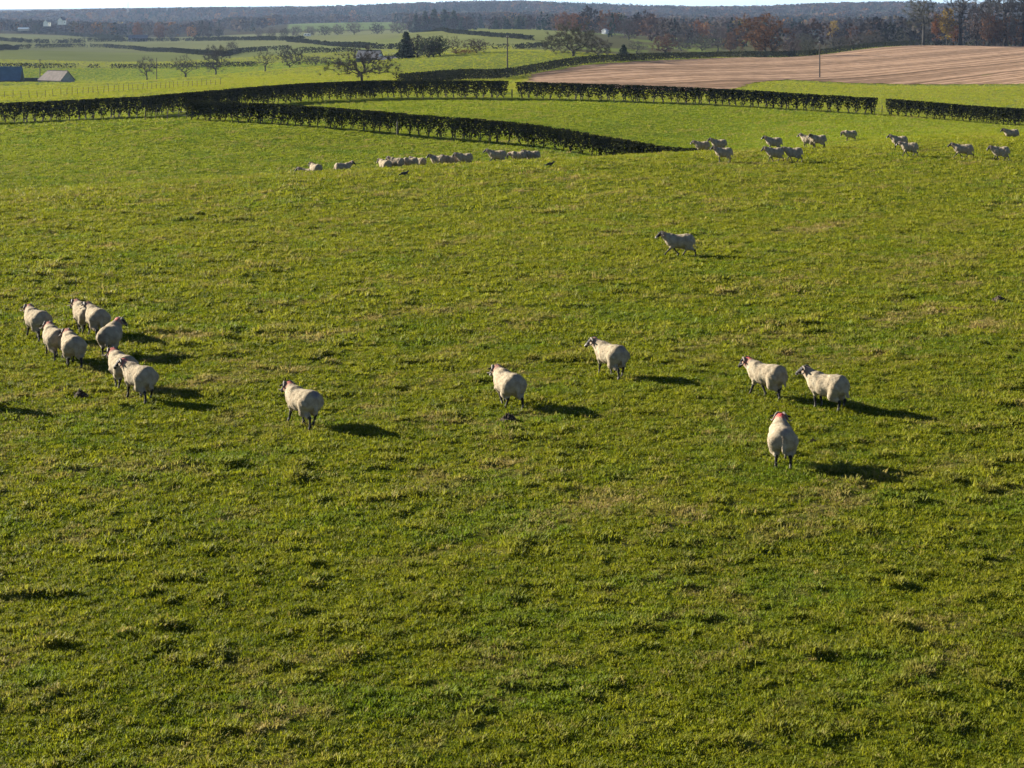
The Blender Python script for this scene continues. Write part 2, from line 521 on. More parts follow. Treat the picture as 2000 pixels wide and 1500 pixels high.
# ------------------------------------------------------------------ ploughed field
def in_poly(x, y, P):
    ins = np.zeros(x.shape, bool); j = len(P) - 1
    for i in range(len(P)):
        xi, yi = P[i]; xj, yj = P[j]
        c = ((yi > y) != (yj > y)) & (x < (xj - xi) * (y - yi) / ((yj - yi) + 1e-12) + xi)
        ins ^= c; j = i
    return ins

H3 = [(780, 146), (900, 180), (1000, 207), (1150, 243), (1300, 282), (1400, 311), (1447, 322)]
H4 = [(1447, 322), (1500, 338), (1600, 374), (1700, 410), (1785, 437)]
PX2 = lambda L: [((p - 1000) * Y / 2200.0, K * Y) for p, Y in L]

PLOUGH = []
def build_plough():
    front = [(1030, 176), (1200, 158), (1330, 158), (1400, 168), (1470, 204), (1540, 228), (1700, 230), (2000, 230), (2500, 232)]
    top = [(2500, 446), (2000, 443), (1785, 433), (1700, 406), (1600, 370), (1500, 334), (1447, 318), (1400, 306), (1300, 277), (1150, 238), (1040, 212)]
    P = PX2(front + top)
    PLOUGH.extend(P)
    dr = np.array([0.472, 0.882]); nr = np.array([0.882, -0.472])
    xy = np.array(P)
    la, lc = xy @ dr, xy @ nr
    A, C = np.meshgrid(np.arange(la.min(), la.max(), 3.2), np.arange(lc.min(), lc.max(), 0.5), indexing='ij')
    X = A * dr[0] + C * nr[0]; Y = A * dr[1] + C * nr[1]
    Cw = C
    rid = np.sin(Cw * 2 * np.pi / 3.4)
    tram = np.exp(-((np.mod(Cw, 17.4) - 8.7) / 0.75) ** 2)
    cl = vnoise(A / 2.5, C / .8, 88)
    Z = ground(X, Y) + 0.3 * (fbm(X / 40, Y / 40, 6, 2) - .5) + 0.10 + 0.035 * rid + 0.07 * (cl - .5) - 0.05 * tram
    n, k = X.shape
    idx = np.arange(n * k).reshape(n, k)
    cx = (X[:-1, :-1] + X[1:, 1:]) / 2; cy = (Y[:-1, :-1] + Y[1:, 1:]) / 2
    # ragged headland
    ok = in_poly(cx + 1.2 * (vnoise(cx / 3, cy / 3, 4) - .5), cy + 2.0 * (vnoise(cx / 2, cy / 2, 5) - .5), P)
    F = np.stack([idx[:-1, :-1], idx[1:, :-1], idx[1:, 1:], idx[:-1, 1:]], -1)[ok]
    streak = .68 * fbm(A / 400, C / 1.1, 91, 2) + .32 * fbm(A / 400, C / 6, 92, 2)
    soil = sstep(0.40, 0.66, streak)
    col = np.array([0.45, 0.292, 0.186])[None, None] * (1 - 0.42 * soil[..., None]) * (0.75 + 0.5 * cl[..., None]) * (1 - 0.4 * tram[..., None])
    T = np.concatenate([col, np.ones(col.shape[:2] + (1,))], -1)
    used = np.unique(F); rm = -np.ones(n * k, int); rm[used] = np.arange(len(used))
    me = mk_mesh("ploughed_field", np.stack([X, Y, Z], -1).reshape(-1, 3)[used], rm[F], [attr_mat("ploughed_soil", "tint", 0, 0.8)], True, {"tint": T.reshape(-1, 4)[used]})
    tag(link("ploughed_field", me), kind="structure")

build_plough()

# ------------------------------------------------------------------ grass
def build_grass():
    rng = np.random.default_rng(5)
    src = bpy.data.collections.new("grass_tufts")       # not linked: only feeds the instancer
    for k in range(6):
        m = MB()
        nb = 16
        ang = rng.uniform(0, 2 * np.pi, nb); rad = 0.10 * np.sqrt(rng.uniform(0, 1, nb))
        for a, r in zip(ang, rad):
            b = np.array([math.cos(a) * r, math.sin(a) * r, -0.01])
            L = rng.uniform(.035, .085) * (1.25 if k > 3 else 1); w = rng.uniform(.0055, .010)
            la = a + rng.normal(0, .9); lean = rng.uniform(.2, 1.1)
            d = np.array([math.cos(la) * lean, math.sin(la) * lean, 1.0]); d /= np.linalg.norm(d)
            s = np.array([-math.sin(la), math.cos(la), 0]) * w
            mid = b + d * L * .6
            tip = mid + (d * .6 + np.array([math.cos(la), math.sin(la), -.25]) * .5) * L * .5
            m.add([b - s, b + s, mid + s * .8, mid - s * .8], [(0, 1, 2, 3)])
            m.add([mid - s * .8, mid + s * .8, tip], [(0, 1, 2)])
        src.objects.link(bpy.data.objects.new("tuft", m.mesh("tuft", [M_BLADE])))
    zones = [(12, 20, .53, 360, .74), (20, 32, .52, 190, .98), (32, 52, .52, 80, 1.4), (52, 92, .53, 30, 1.95), (92, 125, .52, 14, 2.6), (125, 220, .53, 3.6, 5.0), (220, 460, .53, 1.0, 8.5)]
    P = []; R = []; SC = []; D = []; RN = []; LU = []
    for y0, y1, u, dens, sc in zones:
        area = .47 * (y1 ** 2 - y0 ** 2) + 18 * (y1 - y0)
        n = int(area * dens)
        Y = -19.15 + np.sqrt(rng.uniform((y0 + 19.15) ** 2, (y1 + 19.15) ** 2, n)); X = rng.uniform(-1, 1, n) * (.47 * Y + 9); Yt = Y; Y = K * Y
        t = tussock(X, Y)
        keep = rng.uniform(0, 1, n) < 0.62 + 0.38 * sstep(.35, .6, fbm(X / .5, Y / .5, 71, 2)) + t
        if y0 > 100:
            keep &= ~in_poly(X, Y, PLOUGH) & ~((Yt > 430) & (X > 0))
        X, Y, t, Yt = X[keep], Y[keep], t[keep], Yt[keep]
        t = t * (1 - sstep(60, 100, Y / K))
        Z = ground(X, Y) + bump(X, Y)
        n = len(X)
        dr = dryness(X, Y)
        dry = np.clip(dr * 0.8 * (rng.uniform(0, 1, n) < 0.25 + dr * .6) + 0.35 * t * rng.uniform(0, 1, n) + (rng.uniform(0, 1, n) < .04) * .5, 0, .95)
        P.append(np.stack([X, Y, Z], 1))
        R.append(np.stack([rng.normal(0, .18, n), rng.normal(0, .18, n), rng.uniform(0, 6.28, n)], 1))
        SC.append(sc * rng.uniform(.7, 1.25, n) * (1 + .75 * np.clip(t, 0, 1)) / (1 + .25 * (sc - 1)))
        D.append(dry); LU.append(np.clip(lushness(X, Y) * rng.uniform(.2, .7, n) + 0.30 * sstep(0, 12, Yt - np.interp(1000 + 2200 * X / np.maximum(Yt, 10), [0, 600, 1000, 1400, 1700, 2000], [60, 67, 71, 76, 82, 87])) * (1 - sstep(115, 135, Yt)), 0, 1))
        RN.append(np.clip(0.55 * rng.uniform(0, 1, n) + .55 * fbm(X / 1.0, Y / 1.0, 55, 4, .65) - .02 + 0.10 * sstep(25, 55, Y / K) + 0.30 * sstep(64, 92, Y / K), 0, 1))
    P = np.concatenate(P)
    me = bpy.data.meshes.new("grass")
    me.vertices.add(len(P)); me.vertices.foreach_set("co", P.astype(np.float32).ravel())
    at_ = me.attributes.new("rot", 'FLOAT_VECTOR', 'POINT'); at_.data.foreach_set("vector", np.concatenate(R).astype(np.float32).ravel())
    for k, a in (("scl", SC), ("dry", D), ("rnd", RN), ("lush", LU)):
        q = me.attributes.new(k, 'FLOAT', 'POINT'); q.data.foreach_set("value", np.concatenate(a).astype(np.float32))
    q = me.attributes.new("pick", 'INT', 'POINT'); q.data.foreach_set("value", rng.integers(0, 6, len(P)).astype(np.int32))
    me.materials.append(M_BLADE)
    o = tag(link("grass", me), kind="stuff")
    g = bpy.data.node_groups.new("scatter_tufts", 'GeometryNodeTree')
    g.interface.new_socket("Geometry", in_out='INPUT', socket_type='NodeSocketGeometry')
    g.interface.new_socket("Geometry", in_out='OUTPUT', socket_type='NodeSocketGeometry')
    N = g.nodes; Lk = g.links
    gi = N.new('NodeGroupInput'); go = N.new('NodeGroupOutput')
    ci = N.new('GeometryNodeCollectionInfo'); ci.inputs[0].default_value = src
    ci.inputs['Separate Children'].default_value = True; ci.inputs['Reset Children'].default_value = True
    ip = N.new('GeometryNodeInstanceOnPoints'); ip.inputs['Pick Instance'].default_value = True
    def na(nm, ty):
        x = N.new('GeometryNodeInputNamedAttribute'); x.data_type = ty; x.inputs[0].default_value = nm
        return x.outputs[0]
    Lk.new(gi.outputs[0], ip.inputs['Points']); Lk.new(ci.outputs[0], ip.inputs['Instance'])
    Lk.new(na("pick", 'INT'), ip.inputs['Instance Index'])
    Lk.new(na("rot", 'FLOAT_VECTOR'), ip.inputs['Rotation']); Lk.new(na("scl", 'FLOAT'), ip.inputs['Scale'])
    Lk.new(ip.outputs[0], go.inputs[0])
    mod = o.modifiers.new("scatter", 'NODES'); mod.node_group = g

build_grass()

# ------------------------------------------------------------------ hedges near the pasture
def shrub_data(rng, w, h, d, nleaf, leaf):
    """a trimmed hawthorn: narrow stems below, dense clipped head above"""
    st = MB(); P = []
    ns = rng.integers(2, 5)
    lean = rng.normal(0, .08, 2)
    full = rng.random()                                 # some bushes are leafy to the ground, some bare below
    for k in range(ns):
        b = np.array([rng.normal(0, w * .10), rng.normal(0, d * .08), -.1])
        a = rng.uniform(0, 6.28); sp = rng.uniform(.15, .38)
        e = np.array([math.cos(a) * sp * w + lean[0], math.sin(a) * sp * d, h * rng.uniform(.55, .85)])
        mid = (b + e) / 2 + np.array([rng.normal(0, .05), rng.normal(0, .05), 0])
        st.tube([b, mid, e], [.045, .032, .012], 4, False)
    n = nleaf
    t = rng.uniform(0, 1, n) ** .62                    # more leaf towards the top
    z = h * (0.10 + 0.90 * t)
    wid = np.interp(z / h, [0, .2, .42, .7, 1], [.10 + .22 * full, .15 + .30 * full, .34 + .2 * full, .60, .60])
    a = rng.uniform(0, 6.28, n); r = np.sqrt(rng.uniform(0, 1, n))
    X = np.cos(a) * r * w * wid + lean[0] * z / h; Yy = np.sin(a) * r * d * .5 * np.interp(z / h, [0, .4, 1], [.5, .9, 1])
    keep = rng.uniform(0, 1, n) < np.interp(z / h, [0, .25, .5, 1], [.10 + .5 * full, .30 + .5 * full, .85, 1])
    Pt = np.stack([X, Yy, z], 1)[keep]
    V, F = rquads(Pt, leaf * rng.uniform(.7, 1.3, len(Pt)), rng)
    V[:, 2] = np.minimum(V[:, 2], h + rng.normal(0, .012, len(V)))
    return (V, F), st

rngh = np.random.default_rng(77)
SHRUBS = []
for k in range(14):
    (V, F), st = shrub_data(rngh, 1.12, 1.72, 1.1, 700, .13)
    SHRUBS.append((mk_mesh("shrub", V, F, [M_HEDGE]), st.mesh("stems", [M_STEM])))

def hedge_line(name, path, label, spacing=.88, hscale=1.0, gaps=(), seed=0):
    rng = np.random.default_rng(seed)
    pts = np.array(PX2(path))
    L = np.concatenate([[0], np.cumsum(np.linalg.norm(np.diff(pts, axis=0), axis=1))])
    c = pts.mean(0)
    root = bpy.data.objects.new(name, None); COL.objects.link(root)
    root.location = (c[0], c[1], gz(*c))
    tag(root, label, "hedge", "clipped field hedges")
    s = .4
    while s < L[-1]:
        x = np.interp(s, L, pts[:, 0]); y = np.interp(s, L, pts[:, 1])
        x2 = np.interp(s + .5, L, pts[:, 0]); y2 = np.interp(s + .5, L, pts[:, 1])
        px = 1000 + FPX * x / y
        if not any(a < px < b for a, b in gaps):
            k = rng.integers(0, len(SHRUBS))
            # the hedge cutter leaves one level top over small dips
            o = link("shrub", SHRUBS[k][0], root, (x - root.location.x, y - root.location.y + rng.normal(0, .04), gz(x, y) - root.location.z),
                     math.atan2(y2 - y, x2 - x) + (math.pi if rng.random() < .5 else 0), (spacing / .88 * rng.uniform(.92, 1.12), rng.uniform(.9, 1.1), hscale * rng.uniform(.985, 1.015)))
            link("stems", SHRUBS[k][1], o)
        s += spacing * rng.uniform(.62, 1.2)
    return root

hedge_line("hedge", [(-260, 99), (0, 100), (284, 100.8)], "clipped dark hedge along the far left edge of the sheep pasture, below the barns", seed=1, hscale=1.04)
hedge_line("hedge", [(281, 101), (330, 103), (480, 108), (600, 112), (750, 117), (985, 120)], "long clipped hedge running behind the spreading bare tree to the narrow gap", seed=2, hscale=1.04)
hedge_line("hedge", [(1012, 120), (1300, 121), (1711, 120)], "clipped hedge between the bright green field and the ploughed field, right of the gap", seed=3, hscale=1.0)
hedge_line("hedge", [(1733, 119.5), (2000, 113), (2260, 106)], "clipped hedge on the right beyond the two bare gap posts", seed=4, hscale=1.02)
hedge_line("hedge", [(366, 97), (600, 93), (800, 91), (1000, 90), (1200, 87), (1392, 83.5)], "diagonal clipped hedge slanting down behind the row of grazing sheep", seed=5)

def far_hedge(path, label, h=1.7, w=1.5, leaf=.28, dens=34, seed=0, ragged=.0, name="hedge"):
    """a clipped hedge at a distance: stems and leaf in one run; gaps where it is ragged"""
    rng = np.random.default_rng(seed)
    pts = np.array(PX2(path)) if not isinstance(path, np.ndarray) else path
    L = np.concatenate([[0], np.cumsum(np.linalg.norm(np.diff(pts, axis=0), axis=1))])
    n = int(L[-1] * dens)
    s = rng.uniform(0, L[-1], n)
    top = h * (1 + ragged * 1.4 * (fbm(s / 3.0, s * 0, seed + 9, 2) - .45))
    if ragged:
        k = fbm(s / 4.0 + 50, s * 0, seed + 3, 2) > .25 + .35 * ragged * .5
        s, top = s[k], top[k]; n = len(s)
    x = np.interp(s, L, pts[:, 0]); y = np.interp(s, L, pts[:, 1])
    z = top * rng.uniform(0.03, 1, n) ** .75
    ox = rng.uniform(-w / 2, w / 2, n); oy = rng.uniform(-w / 2, w / 2, n)
    P = np.stack([x + ox, y + oy, ground(x, y) + z], 1)
    c = np.array([pts[:, 0].mean(), pts[:, 1].mean(), 0]); c[2] = gz(c[0], c[1])
    V, F = rquads(P - c, leaf * rng.uniform(.7, 1.4, n), rng)
    root = bpy.data.objects.new(name, None); COL.objects.link(root); root.location = c
    tag(root, label, "hedge", "distant field hedges")
    link("foliage", mk_mesh("foliage", V, F, [M_HEDGEFAR]), root)
    m = MB()
    for q in np.arange(.5, L[-1], 2.6):
        bx = np.interp(q, L, pts[:, 0]); by = np.interp(q, L, pts[:, 1])
        b = np.array([bx, by, gz(bx, by)]) - c
        m.tube([b + (0, 0, -.1), b + (rng.normal(0, .15), 0, h * .75)], [.07, .03], 3, False)
    tag(link("stems", m.mesh("stems", [M_STEM]), root), kind="stuff")

far_hedge(H3, "clipped hedge climbing along the left side of the brown ploughed field", 1.7, 1.5, .24, 60, 11)
far_hedge(H4, "low dark hedge along the top edge of the brown ploughed field", 1.9, 1.7, .3, 45, 12)
PP = lambda L: np.array([hit(a, b)[:2] for a, b in L])
far_hedge(PP([(-60, 133), (0, 133), (80, 133.5), (150, 133.5)]), "dark clipped hedge above the blue roofed barn", 1.75, 1.5, .4, 26, 13)
far_hedge(PP([(174, 134), (192, 134)]), "short stub of hedge between two gaps above the stone barn", 1.6, 1.5, .4, 26, 14)
far_hedge(PP([(216, 134.5), (300, 134), (380, 132.5), (440, 131), (500, 130)]), "dark hedge behind the three bare trees on the left", 1.7, 1.5, .4, 26, 15)
far_hedge(PP([(-50, 101), (0, 99), (35, 96), (60, 95)]), "hedge at the upper left, left end of the curving row", 2.6, 2, .55, 20, 16, .25)
far_hedge(PP([(70, 94), (140, 92.5), (205, 93), (260, 97), (330, 102), (400, 108), (440, 110.5)]), "curving hedge crowning the second green field on the left", 2.4, 2, .55, 20, 17, .2)
far_hedge(PP([(442, 110.5), (470, 104), (520, 100), (562, 97.5)]), "hedge rising right from the round bare tree on the far left field", 2.4, 2, .55, 20, 18, .1)
far_hedge(PP([(0, 80), (40, 83), (90, 85), (165, 84)]), "far ragged hedge on the upper left, above the curving hedge", 2.8, 2.4, .8, 13, 19, .45)
far_hedge(PP([(170, 82), (280, 81), (380, 80), (480, 79), (596, 80)]), "straight far hedge below the grey roofed house", 2.6, 2.4, .8, 13, 20, .3)
far_hedge(PP([(30, 65), (110, 68), (190, 74), (240, 80)]), "broken line of hedge bushes under the white houses", 3.0, 3, 1.0, 10, 21, .75)
far_hedge(PP([(560, 82), (610, 86), (660, 91), (720, 95), (790, 97)]), "hedge slanting down the pale field left of the conifers", 2.2, 2, .6, 16, 22, .35)
far_hedge(PP([(585, 103), (640, 103), (700, 102)]), "low broken hedge above the grey roofed shed", 2.0, 2, .5, 16, 23, .5)
far_hedge(PP([(960, 96), (1010, 96), (1070, 92)]), "hedge of separate bushes right of the conifers, behind the green ridge", 2.0, 1.8, .45, 18, 24, .5)
far_hedge(PP([(800, 62), (880, 65), (960, 72), (1040, 79)]), "thin dark hedge slanting across the pale field above the conifers", 2.2, 2, .7, 14, 25, .2)

# ------------------------------------------------------------------ trees
def broadleaf(seed, H, Wd, base=.15, N=160, ntw=10, twl=.085, tww=.0020, leaf=0, lsize=.03, leader=0.0, trunk_r=.030, flat=1.0, stems=1, droop=0.0, outer=2.4):
    """a crown grown point by point from the trunk: every twig hangs on the nearest older limb"""
    rng = np.random.default_rng(seed)
    z0 = base * H
    cz = (z0 * .75 + H) / 2; rz = (H - z0 * .75) / 2 * flat
    if flat < 1: cz = H - rz
    d = rng.normal(size=(N, 3)); d /= np.linalg.norm(d, axis=1)[:, None]
    r = rng.uniform(0, 1, N) ** (1 / outer)
    lob = 1 + .22 * np.sin(3 * np.arctan2(d[:, 1], d[:, 0]) + rng.uniform(0, 6)) * np.sin(4 * d[:, 2] + rng.uniform(0, 6))
    P = d * (r * lob)[:, None] * np.array([Wd / 2, Wd / 2, rz]) + np.array([0, 0, cz])
    P[:, 2] -= droop * H * (np.hypot(P[:, 0], P[:, 1]) / (Wd / 2)) ** 2
    P = P[P[:, 2] > z0 * .45 + .03 * H]
    nodes = []; par = []
    def addn(p, q): nodes.append(np.array(p, float)); par.append(q); return len(nodes) - 1
    fork = []
    for k in range(stems):
        o = rng.normal(0, .03 * Wd if stems > 1 else 0, 2)
        i = addn((o[0], o[1], -.2), -1)
        i = addn((o[0] * 1.5 + rng.normal(0, .01 * H), o[1] * 1.5 + rng.normal(0, .01 * H), z0 * .5 + .02 * H), i)
        i = addn((o[0] * 2.4 + rng.normal(0, .015 * H), o[1] * 2.4, z0 + .04 * H), i)
        fork.append(i)
        if leader:
            for t in np.linspace(.3, 1, 5):
                i = addn((o[0] * 2.4 + rng.normal(0, .02 * H), o[1] * 2.4 + rng.normal(0, .02 * H), z0 + (leader * H - z0) * t), i)
                fork.append(i)
    f0 = nodes[fork[0]]
    tip = []
    avail = list(fork)
    for p in P[np.argsort(np.linalg.norm(P - f0, axis=1))]:
        A = np.array([nodes[i] for i in avail])
        v = p - A
        cost = np.linalg.norm(v, axis=1) + .9 * np.maximum(0, -v[:, 2]) + .25 * np.linalg.norm((A - f0), axis=1)
        i = avail[int(np.argmin(cost))]
        dd = np.linalg.norm(p - nodes[i])
        m = addn((nodes[i] + p) / 2 + rng.normal(0, .09 * dd, 3) + np.array([0, 0, .07 * dd]), i)
        j = addn(p, m); avail += [m, j]; tip.append(j)
    cnt = np.zeros(len(nodes))
    for j in tip:
        k = j
        while k >= 0: cnt[k] += 1; k = par[k]
    R = H * trunk_r * (np.maximum(cnt, 1) / max(cnt.max(), 1)) ** .46
    m = MB()
    for j in range(len(nodes)):
        if par[j] < 0: continue
        i = par[j]
        ri = min(R[i], R[j] * 1.35)
        if i < 3 or par[i] < 0: ri = R[i] * (1.25 if par[i] < 0 else 1)
        m.tube([nodes[i], nodes[j]], [ri, R[j]], 6 if R[j] > H * .012 else 3, False)
    T = np.array([nodes[j] for j in tip])
    out = T - f0; out /= np.linalg.norm(out, axis=1)[:, None] + 1e-9
    PP_ = np.repeat(T, ntw, 0) + rng.normal(0, H * .010, (len(T) * ntw, 3))
    DD = np.repeat(out, ntw, 0) * .8 + rng.normal(0, .62, (len(T) * ntw, 3)) + np.array([0, 0, .22 - droop])
    DD /= np.linalg.norm(DD, axis=1)[:, None]
    c = MB()
    V, F = spikes(PP_, DD, H * twl * rng.uniform(.5, 1.35, len(PP_)), H * tww, rng); c.add(V, F)
    if leaf:
        Pl = np.repeat(T, leaf, 0) + rng.normal(0, H * .036, (len(T) * leaf, 3))
        V, F = rquads(Pl, H * lsize * rng.uniform(.6, 1.4, len(Pl)), rng); c.add(V, F)
    return m, c

def conifer(seed, H, Wd, n=34):
    rng = np.random.default_rng(seed)
    m = MB(); m.tube([(0, 0, -.15), (0, 0, H * .5), (0, 0, H * .98)], [H * .02, H * .012, H * .002], 5, False)
    c = MB()
    for k in range(n):
        t = (k + rng.uniform(0, 1)) / n
        z = H * (.06 + .92 * t); R = Wd / 2 * (1 - t) ** .65 * rng.uniform(.45, 1.15) + H * .012
        nb = 5 + int(4 * (1 - t))
        for j in range(nb):
            a = rng.uniform(0, 6.28); r = R * rng.uniform(.6, 1.05)
            d = np.array([math.cos(a), math.sin(a), 0])
            pp = np.linspace(.12, 1, 5)[:, None] * d * r + np.array([0, 0, z]) + np.array([0, 0, 1]) * (-.22 * r * np.linspace(0, 1, 5)[:, None] ** 1.5)
            V, F = rquads(np.repeat(pp, 2, 0) + rng.normal(0, .02 * H, (10, 3)), H * .055 * (1.2 - .5 * t), rng, 1.5)
            c.add(V, F)
    return m, c

TREE_CACHE = {}
def tree_meshes(kind, twig):
    key = (kind, twig)
    if key in TREE_CACHE: return TREE_CACHE[key]
    K = {
        # all built 10 m high and scaled to fit
        'spread': lambda: broadleaf(301, 10, 24, .24, 260, 48, .12, .0019, flat=.95, droop=.14, trunk_r=.036, stems=2),
        'open': lambda: broadleaf(302, 10, 10, 0.18, 80, 30, .12, .0019, trunk_r=.029),
        'openb': lambda: broadleaf(333, 10, 12, .14, 80, 30, .12, .0019, stems=2, trunk_r=.024),
        'round': lambda: broadleaf(304, 10, 9.5, .16, 210, 34, .09, .0019, trunk_r=.026),
        'roundb': lambda: broadleaf(315, 10, 10.5, .04, 190, 34, .10, .0030, stems=3, trunk_r=.028),
        'tall': lambda: broadleaf(306, 10, 6.0, .36, 170, 18, .075, .0019, leader=.72, trunk_r=.024, outer=2.0),
        'tallb': lambda: broadleaf(327, 10, 5.6, .42, 150, 18, .08, .0019, leader=.55, trunk_r=.027, outer=2.0),
        'leafy': lambda: broadleaf(308, 10, 9, .12, 130, 12, .09, .0024, leaf=12, lsize=.036),
        'leafyb': lambda: broadleaf(319, 10, 10, .06, 140, 14, .09, .0024, leaf=12, lsize=.036, stems=3),
        'thicket': lambda: broadleaf(341, 10, 11.5, .07, 210, 16, .08, .0022, leaf=9, lsize=.030, stems=4, trunk_r=.03),
        'slim': lambda: broadleaf(310, 10, 4.6, .26, 90, 6, .07, .0016, leaf=14, lsize=.036, leader=.6, trunk_r=.02),
        'bush': lambda: broadleaf(311, 10, 18, .0, 150, 26, .20, .004, stems=6, trunk_r=.02),
        'conifer': lambda: conifer(312, 10, 6.2),
        'coniferb': lambda: conifer(313, 10, 4.8, 28),
    }
    m, c = K[kind]()
    bark = M_BARKPALE if twig == 'pale' else M_BARK
    r = (m.mesh("trunk", [bark]), c.mesh("crown", [M_TWIG[twig if twig != 'pale' else 'grey']]))
    TREE_CACHE[key] = r
    return r

WREF = {'spread': 24, 'open': 10, 'openb': 12, 'round': 9.5, 'roundb': 10.5, 'tall': 6, 'tallb': 5.6, 'leafy': 9, 'leafyb': 10, 'slim': 4.6, 'thicket': 11.5, 'bush': 18, 'conifer': 6.2, 'coniferb': 4.8}
rngt = random.Random(8)
def tree(p, h, w, kind, twig, label, cat="tree", group=None, name=None):
    """p base point; h, w metres"""
    t, c = tree_meshes(kind, twig)
    nm = name or {'ever': 'evergreen_tree', }.get(twig, 'conifer_tree' if kind.startswith('conifer') else ('bush' if kind == 'bush' else 'bare_tree' if twig in ('grey', 'mauve', 'dark', 'purple', 'olive', 'pale') else 'autumn_tree'))
    root = bpy.data.objects.new(nm, None); COL.objects.link(root)
    root.location = p; root.rotation_euler = (0, 0, rngt.uniform(0, 6.28))
    k = w / WREF[kind]
    root.scale = (k, k, h / 10)
    tag(root, label, cat, group)
    link("trunk", t, root); link("crown", c, root)
    return root

def tree_px(px, py, hpx, wpx, kind, twig, label, Y=None, **kw):
    p = hit(px, py) if Y is None else at(px, Y)
    s = FPX / p[1]
    return tree(p, hpx / s, wpx / s, kind, twig, label, **kw)

